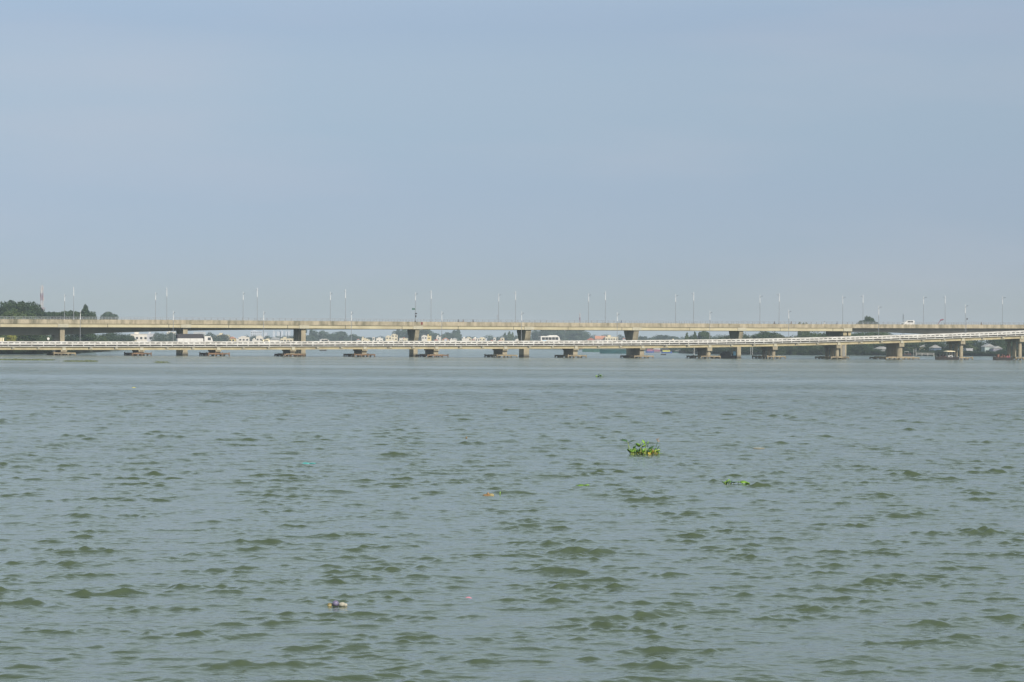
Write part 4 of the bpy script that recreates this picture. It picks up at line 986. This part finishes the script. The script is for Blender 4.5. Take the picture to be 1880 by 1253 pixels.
boat(1336, 657.4, 'dark tug with cluttered deck beside the right hammerhead pier', 6.6, 2.4, 1.5, m_hblack, PSI, Z=905, kids=[
    ('wheelhouse', lambda b: (b.box(-1.6, .6, -.8, .8, .5, 2.3), b.box(-1.8, .8, -1, 1, 2.3, 2.42)), m_darkm), ('mast', lambda b: b.bar((-.4, 0, 1.8), (-.4, 0, 3.3), .06), m_galv), ('machinery', junk(11, -2.6, 2.4, .8, .5, 7, 1.9), m_darkm),
    ('winch', lambda b: b.bar((1.2, -.6, 1.0), (1.2, .6, 1.0), .35, n=12), m_galv), ('blue_sheet', lambda b: b.box(1.9, 2.9, -.6, -.5, .9, 2.5), m_ltb)])
boat(1318, 656.0, 'low black barge moored left of the dark tug', 5.0, 2.2, 1.0, m_hblack, PSI, Z=912, kids=[('cargo', junk(21, -2, 1.8, .8, .3, 6, .9), m_darkm)], full=True)
boat(1128, 649.4, 'long dark teal barge behind the middle hammerhead pier', 16, 4, 3.1, m_hteal, .06+math.pi, [('gunwale', lambda b: b.box(-7.4, 4.0, -2.03, 2.03, 1.75, 1.9), m_hgreen), ('hatch', lambda b: b.box(-6, 4.5, -1.3, 1.3, 1.6, 2.2), m_hteal)], full=True, sheer=.5)
boat(1087, 646.6, 'green barge at the left end of the teal barge', 13, 3.6, 2.8, m_hgreen, .03, [('hatch', lambda b: b.box(-5, 3.8, -1.2, 1.2, 1.5, 2.1), m_hteal), ('wheelhouse', lambda b: b.box(-5.6, -4, -1, 1, 1.5, 2.8), m_hteal)], full=True)
boat(1193, 648.0, 'blue houseboat with magenta cabin, left one of three', 5.0, 2.6, 1.5, m_hblue, .1, [('cabin', lambda b: b.box(-2.0, 1.8, -1.1, 1.1, .8, 2.3), m_mag), ('roof', lambda b: b.box(-2.2, 2.0, -1.3, 1.3, 2.3, 2.45), m_roofr)])
boat(1206, 648.0, 'houseboat with pale pink cabin and white roof, middle one of three', 5.4, 2.6, 1.2, m_galv, .0, [('cabin', lambda b: b.box(-2.2, 2.0, -1.1, 1.1, .6, 2.1), m_mag), ('roof', lambda b: b.prism([(-2.5, 2.1), (2.3, 2.1), (1.8, 2.7), (-2, 2.7)], -1.3, 1.3), m_white)])
boat(1224, 649.0, 'bright blue boat with yellow green cabin, right one of three', 6.2, 2.6, 1.4, m_hblue, -.05, [('cabin', lambda b: b.box(-2.4, 2.0, -1.1, 1.1, .75, 1.9), m_yellow), ('roof', lambda b: b.box(-2.6, 2.2, -1.3, 1.3, 1.9, 2.05), m_mag)])
boat(1243, 648.3, 'pale green small boat at the end of the houseboats', 4.2, 1.8, 1.1, m_hgreen, .1, [('canopy', lambda b: b.box(-1.2, 1.0, -.8, .8, 1.3, 1.42), m_white), ('canopy_posts', posts(-1.1, .9, .7, .4, 1.3, 3), m_galv)])
boat(1218, 652.3, 'small dark rowing boat out on the water before the houseboats', 2.4, .9, .7, m_hblack, .0, [('thwart', lambda b: b.box(-.1, .15, -.4, .4, .25, .32), m_wood)])
boat(593, 644.6, 'tiny dark sampan far off under the low bridge near the second wide pier', 4.2, 1.4, .9, m_hblack, 0, [('thwart', lambda b: b.box(-.1, .2, -.6, .6, .3, .4), m_wood)])
boat(1667, 654.0, 'small moored boat with red and white bundles behind the wide round pier', 5.0, 2.0, 1.1, m_hblack, .0, [('bundles', junk(31, -2.0, 1.6, .8, .4, 6, 1.0), m_rustb), ('awning', lambda b: b.box(-1.8, 0.4, -.9, .9, 2.2, 2.3), m_white), ('canopy_posts', posts(-1.7, .3, .8, .3, 2.2, 2), m_galv)])
# white jetty and posts on the right bank
t = thing('jetty', 'white jetty railing with tall posts before the blue shed', 'jetty', (gx(1698, 1330), 1330, 0), .02)
MB().box(-4.6, 4.8, -.5, .5, .9, 1.1).build('deck', m_white, t)
for x in (-4.5, -1.5, 1.5, 4.6): MB().bar((x, -.4, -1), (x, -.4, 1.6), .1).build('post', m_white, t)
MB().bar((-4.5, .4, -1), (-4.5, .4, 4.0), .09).build('post', m_white, t); MB().bar((-5.6, .4, -1), (-5.6, .4, 3.6), .09).build('post', m_white, t); MB().box(-4.6, 4.8, -.46, -.4, 1.5, 1.6).build('rail', m_white, t)
for px, lab in ((1274.5, 'white banded river marker post behind the low bridge left of the dark tug'), (1378.5, 'white river marker post on the right bank, left of the close pair'), (1381.5, 'white river marker post on the right bank, right of the close pair')):
    Z = 1330; t = thing('marker_post', lab, 'marker post', (gx(px, Z), Z, 0), 0)
    MB().bar((0, 0, -1), (0, 0, W(px, 636, Z).z), .16 if px < 1300 else .1).build('shaft', m_white, t)
    for k in range(4): MB().bar((0, 0, .9+k*.8), (0, 0, 1.2+k*.8), .19 if px < 1300 else .13).build('band', m_galv, t)

# ------------------------------------------------------------------ floating plants and litter
def leafm(name, c, c2): return mat(name, c, .45, 0, 9, c2, spec=.5)
m_l1 = leafm('hyacinth_leaf_green', (.22, .38, .05), (.11, .25, .035)); m_l2 = leafm('hyacinth_leaf_dark', (.035, .10, .03), (.05, .13, .03)); m_l3 = leafm('hyacinth_leaf_yellow', (.42, .33, .05), (.25, .20, .05)); m_st = leafm('hyacinth_stalk', (.28, .36, .10), (.20, .28, .08)); m_dead = leafm('withered_flower', (.42, .30, .18), (.25, .16, .10))
def pad(b, base, tip, r, roll, cup=.12):
    """spoon shaped leaf: rim of points round a centre, cupped, with a pointed tip"""
    base, tip = Vector(base), Vector(tip); ax = (tip-base).normalized(); side = ax.cross(Vector((0, 0, 1)))
    side = side.normalized() if side.length > .01 else Vector((1, 0, 0)); nr = side.cross(ax); side, nr = side*math.cos(roll)+nr*math.sin(roll), nr*math.cos(roll)-side*math.sin(roll)
    c = (base+tip)/2; L_ = (tip-base).length/2; vs = [c-nr*cup*r]; n = 12
    for i in range(n):
        a = 2*math.pi*i/n; ca, sa = math.cos(a), math.sin(a); k = 1+.18*max(0, ca)**6
        vs.append(c+ax*L_*ca*k+side*r*sa*(1-.15*ca)+nr*.1*r*abs(sa))
    vs += [v-nr*.008 for v in vs]
    f = [(0, 1+i, 1+(i+1) % n) for i in range(n)]+[(n+1, n+2+(i+1) % n, n+2+i) for i in range(n)]+[(1+i, n+2+i, n+2+(i+1) % n, 1+(i+1) % n) for i in range(n)]
    b.add(vs, f)
def hyacinth(px, py, lab, leaves, scale=1, flower=None, name='water_hyacinth', zoff=0):
    g = G(px, py, 0); t = thing(name, lab, 'water plant', (g.x, g.y, zoff), 0)
    for (x, y, z, lean, size, m_) in leaves:   # metres relative to the clump centre
        x, y, z, size = x*scale, y*scale, z*scale, size*scale*1.3
        st = MB(); root = (x*(.72 if abs(x) > .5*scale and z > .3*scale else .9)-lean*.06*scale, y, -.03); el = (x*.95-lean*.03*scale, y, z*.55); st.path([root, el, (x, y, z)], [.014*scale, .010*scale, .006*scale], 6)
        lf = MB(); an = lean*1.1; pad(lf, (x, y, z), (x+math.sin(an)*size, y-.06*size, z+math.cos(an)*size*.75+.01), size*.42, random.uniform(-.7, .7))
        o = lf.build('leaf', m_, t, smooth=True); st.build('stalk', m_st, o)
    if flower:
        fx, fz = flower; b = MB(); b.path([(fx-.10, 0, -.02), (fx-.06, 0, fz*.55), (fx, 0, fz*.8)], .008); s = b.build('flower_stalk', m_dead if False else m_l2, t)
        b = MB()
        for k in range(9):
            a = k*.75; b.bar((fx, 0, fz*.78+k*.012), (fx+.07*math.cos(a)*(1+.3*(k % 2)), .05*math.sin(a), fz*.85+k*.016), .010, .004)
        b.build('withered_flower', m_dead, s)
    return t
lv = []
rl = random.Random(4)
spec_ = [(-.60, 0, .50, -1.2, .17, m_l2), (-.56, .05, .47, 1.2, .15, m_l2), (-.38, 0, .22, .5, .13, m_l2), (-.45, -.1, .08, -.6, .15, m_l1), (-.36, 0, .05, .3, .16, m_l1), (-.30, .1, .02, .9, .14, m_l2),
         (-.13, 0, .30, -.7, .16, m_l1), (-.10, -.05, .33, .1, .15, m_l1), (-.06, 0, .27, .8, .15, m_l1), (-.16, .05, .10, -.5, .14, m_l2), (-.02, -.1, .10, .3, .13, m_l1),
         (.07, 0, .40, -.5, .17, m_l1), (.10, -.04, .37, .5, .15, m_l1), (.16, 0, .28, .1, .17, m_l2), (.20, .04, .20, .9, .17, m_l2), (.10, 0, .14, -.9, .15, m_l2), (.14, -.1, .04, .2, .15, m_l2), (.05, -.1, .0, -.6, .14, m_l1),
         (.25, 0, .10, -.3, .14, m_l1), (.31, -.06, .03, .2, .16, m_l3), (.36, 0, .08, .8, .14, m_l3), (.30, -.1, .0, -.9, .13, m_l3), (.42, 0, .02, .5, .13, m_l3), (.28, .1, .16, .6, .1, m_l3),
         (.50, 0, .20, .5, .16, m_l2), (.47, -.04, .10, .9, .15, m_l1), (.44, 0, .05, .2, .14, m_l1), (.53, .03, .0, 1.2, .16, m_l1)]
for s in spec_: lv.append(s)
for i in range(64): lv.append((rl.uniform(-.5, .55), rl.uniform(-.12, .3), rl.uniform(-.01, .13), rl.uniform(-1.3, 1.3), rl.uniform(.09, .14), rl.choice((m_l1, m_l1, m_l2, m_l3 if rl.random() < .5 else m_l1))))
hyacinth(1181, 835, 'large leafy water hyacinth clump with a withered flower stalk, nearest green plant', lv, 1.0, (.55, .62))
lv = [(rl.uniform(-.16, .1), rl.uniform(-.1, .1), rl.uniform(0, .12), rl.uniform(-1, 1), .11, rl.choice((m_l2, m_l1))) for i in range(11)]+[(.25, 0, .1, 1.5, .18, m_l1), (.42, 0, .1, 1.55, .2, m_l1), (.58, 0, .07, 1.7, .16, m_l1), (.12, 0, .08, 1.4, .14, m_l2)]
hyacinth(1338, 890, 'small low hyacinth sprig with one long leaf trailing right', lv, .8)
lv = [(rl.uniform(-.3, .6), rl.uniform(-.2, .2), rl.uniform(.05, .3), rl.uniform(-1, 1), .22, rl.choice((m_l2, m_l2, m_l1))) for i in range(12)]
hyacinth(1098, 694, 'small dark hyacinth floating far out between plant clump and bridge', lv)
lv = [(rl.uniform(-.14, .14), 0, .0, rl.choice((-1.5, 1.5)), .14, m_l1) for i in range(5)]
hyacinth(1075, 892.5, 'barely floating pale green leaves left of the low sprig', lv)
for pa, pb, y, lab, nn in ((-8, 84, 661.5, 'long thin raft of water plants at the left edge before the low bridge', 90), (120, 176, 664.3, 'shorter raft of water plants right of the long one', 60), (288, 308, 666.3, 'small scrap of floating plants near the second low pier', 14), (88, 95, 661.8, 'tiny tuft of plants between the two rafts', 8)):
    g = G((pa+pb)/2, y, 0); t = thing('plant_raft', lab, 'water plants', (g.x, g.y, 0)); hwid = (pb-pa)/2*g.y/F
    blobs = []
    for i in range(nn//2): x = rl.uniform(-1, 1); blobs.append((x*hwid, rl.uniform(-3.5, 3.5)*(1-abs(x)*.7), .04, rl.uniform(.5, 1.5), rl.uniform(.5, 1.4), rl.uniform(.1, .34)))
    V, Fc = leaf_cloud(blobs, nn*26, .10, nn); o = bpy.data.objects.new('foliage', np_mesh('foliage', V, Fc, m_mat_ if False else mat('raft_leaves', (.14, .17, .06), .7, 0, 1, (.09, .11, .05)))); COL.objects.link(o); o.parent = t
# litter
def litter(px, py, lab, cat, parts, name):
    g = G(px, py, 0); t = thing(name, lab, cat, (g.x, g.y, 0), 0)
    for nm, f, m_ in parts: b = MB(); f(b); b.build(nm, m_, t, smooth=True)
    return t
def bag(l, w_, h, seed):
    def f(b):
        r_ = random.Random(seed); n, m2 = 12, 5; vs = []
        for j in range(m2):
            for i in range(n):
                a = 2*math.pi*i/n; k = math.cos(j/(m2-1)*math.pi/2)*r_.uniform(.75, 1.1); vs.append((l/2*k*math.cos(a), w_/2*k*math.sin(a), -.03+h*math.sin(j/(m2-1)*math.pi/2)*r_.uniform(.6, 1.1)))
        b.add(vs, [(j*n+i, j*n+(i+1) % n, (j+1)*n+(i+1) % n, (j+1)*n+i) for j in range(m2-1) for i in range(n)]+[tuple((m2-1)*n+i for i in range(n))])
    return f
m_teal = mat('turquoise_plastic', (.06, .34, .34), .35, .2, 6, spec=.5); m_pink = mat('pink_plastic', (.55, .25, .32), .4, .3, 8); m_foam = mat('pale_foam', (.34, .33, .28), .8, .15, 8); m_br = mat('brown_husk', (.26, .17, .09), .9, .4, 12); m_pur = mat('purple_plastic', (.16, .15, .24), .4, .2, 8); m_yl = mat('yellow_plastic', (.32, .27, .13), .5, .3, 8)
litter(562, 851, 'turquoise plastic bag floating left of mid picture', 'bag', [('bag', bag(.42, .30, .06, 1), m_teal), ('bag_tail', lambda b: b.ell((.24, -.2, .01), .12, .06, .02), m_teal)], 'plastic_bag')
litter(900, 911, 'yellow and tan husk floating below mid picture', 'debris', [('husk', lambda b: b.ell((-.10, 0, .01), .12, .09, .045), m_br), ('shell', lambda b: (b.ell((.03, 0, .01), .08, .08, .06)), m_yl), ('stub', lambda b: b.ell((-.06, -.03, .05), .04, .05, .05), m_br), ('shoot', lambda b: b.bar((.26, 0, -.02), (.27, 0, .12), .012), m_l1)], 'floating_husk')
litter(605, 1112, 'crumpled cream and purple packet floating in the lower left', 'litter', [('packet_end', bag(.10, .12, .07, 3), m_yl), ('packet_middle', lambda b: b.ell((.095, 0, .03), .055, .06, .05), m_pur), ('packet_tail', lambda b: (b.ell((.20, -.02, .015), .06, .05, .04), b.ell((.25, -.04, .01), .035, .03, .03)), m_foam)], 'food_packet')
litter(860, 1096, 'small pink scrap floating near the bottom middle', 'litter', [('scrap', bag(.13, .10, .03, 5), m_pink)], 'plastic_scrap')
litter(1393, 824, 'thin white foam strip floating right of the hyacinth clump', 'litter', [('strip', lambda b: b.ell((0, 0, .01), .26, .10, .025), m_foam)], 'foam_strip')
litter(853, 805.5, 'tiny orange brown scrap floating left of the hyacinth clump', 'litter', [('scrap', bag(.14, .12, .05, 7), m_yl), ('tip', lambda b: b.ell((.08, 0, .04), .04, .04, .04), m_br)], 'leaf_scrap')
litter(246, 712.5, 'yellowish scrap floating far out at the left', 'litter', [('scrap', bag(.5, .4, .10, 9), mat('olive_scrap', (.36, .36, .14), .8, .2, 5))], 'leaf_scrap')
litter(180, 856, 'small reddish scrap floating at the left', 'litter', [('scrap', bag(.12, .15, .04, 11), m_pink)], 'plastic_scrap')

# ------------------------------------------------------------------ haze
def build_haze():
    o = MB().box(-9800, 9800, -600, 9800, -3, 56).build('haze', mat('tmp', (1, 1, 1)))
    m = bpy.data.materials.new('haze'); m.use_nodes = True; t = m.node_tree; t.nodes.clear()
    out = t.nodes.new('ShaderNodeOutputMaterial'); v = t.nodes.new('ShaderNodeVolumePrincipled')
    v.inputs['Color'].default_value = (*HAZE_COL, 1); v.inputs['Density'].default_value = HAZE_DEN; v.inputs['Anisotropy'].default_value = 0.0
    t.links.new(v.outputs[0], out.inputs['Volume'])
    o.data.materials.clear(); o.data.materials.append(m); o['kind'] = 'stuff'
HAZE_COL = (.70, .82, .97); HAZE_DEN = .00011
build_haze()
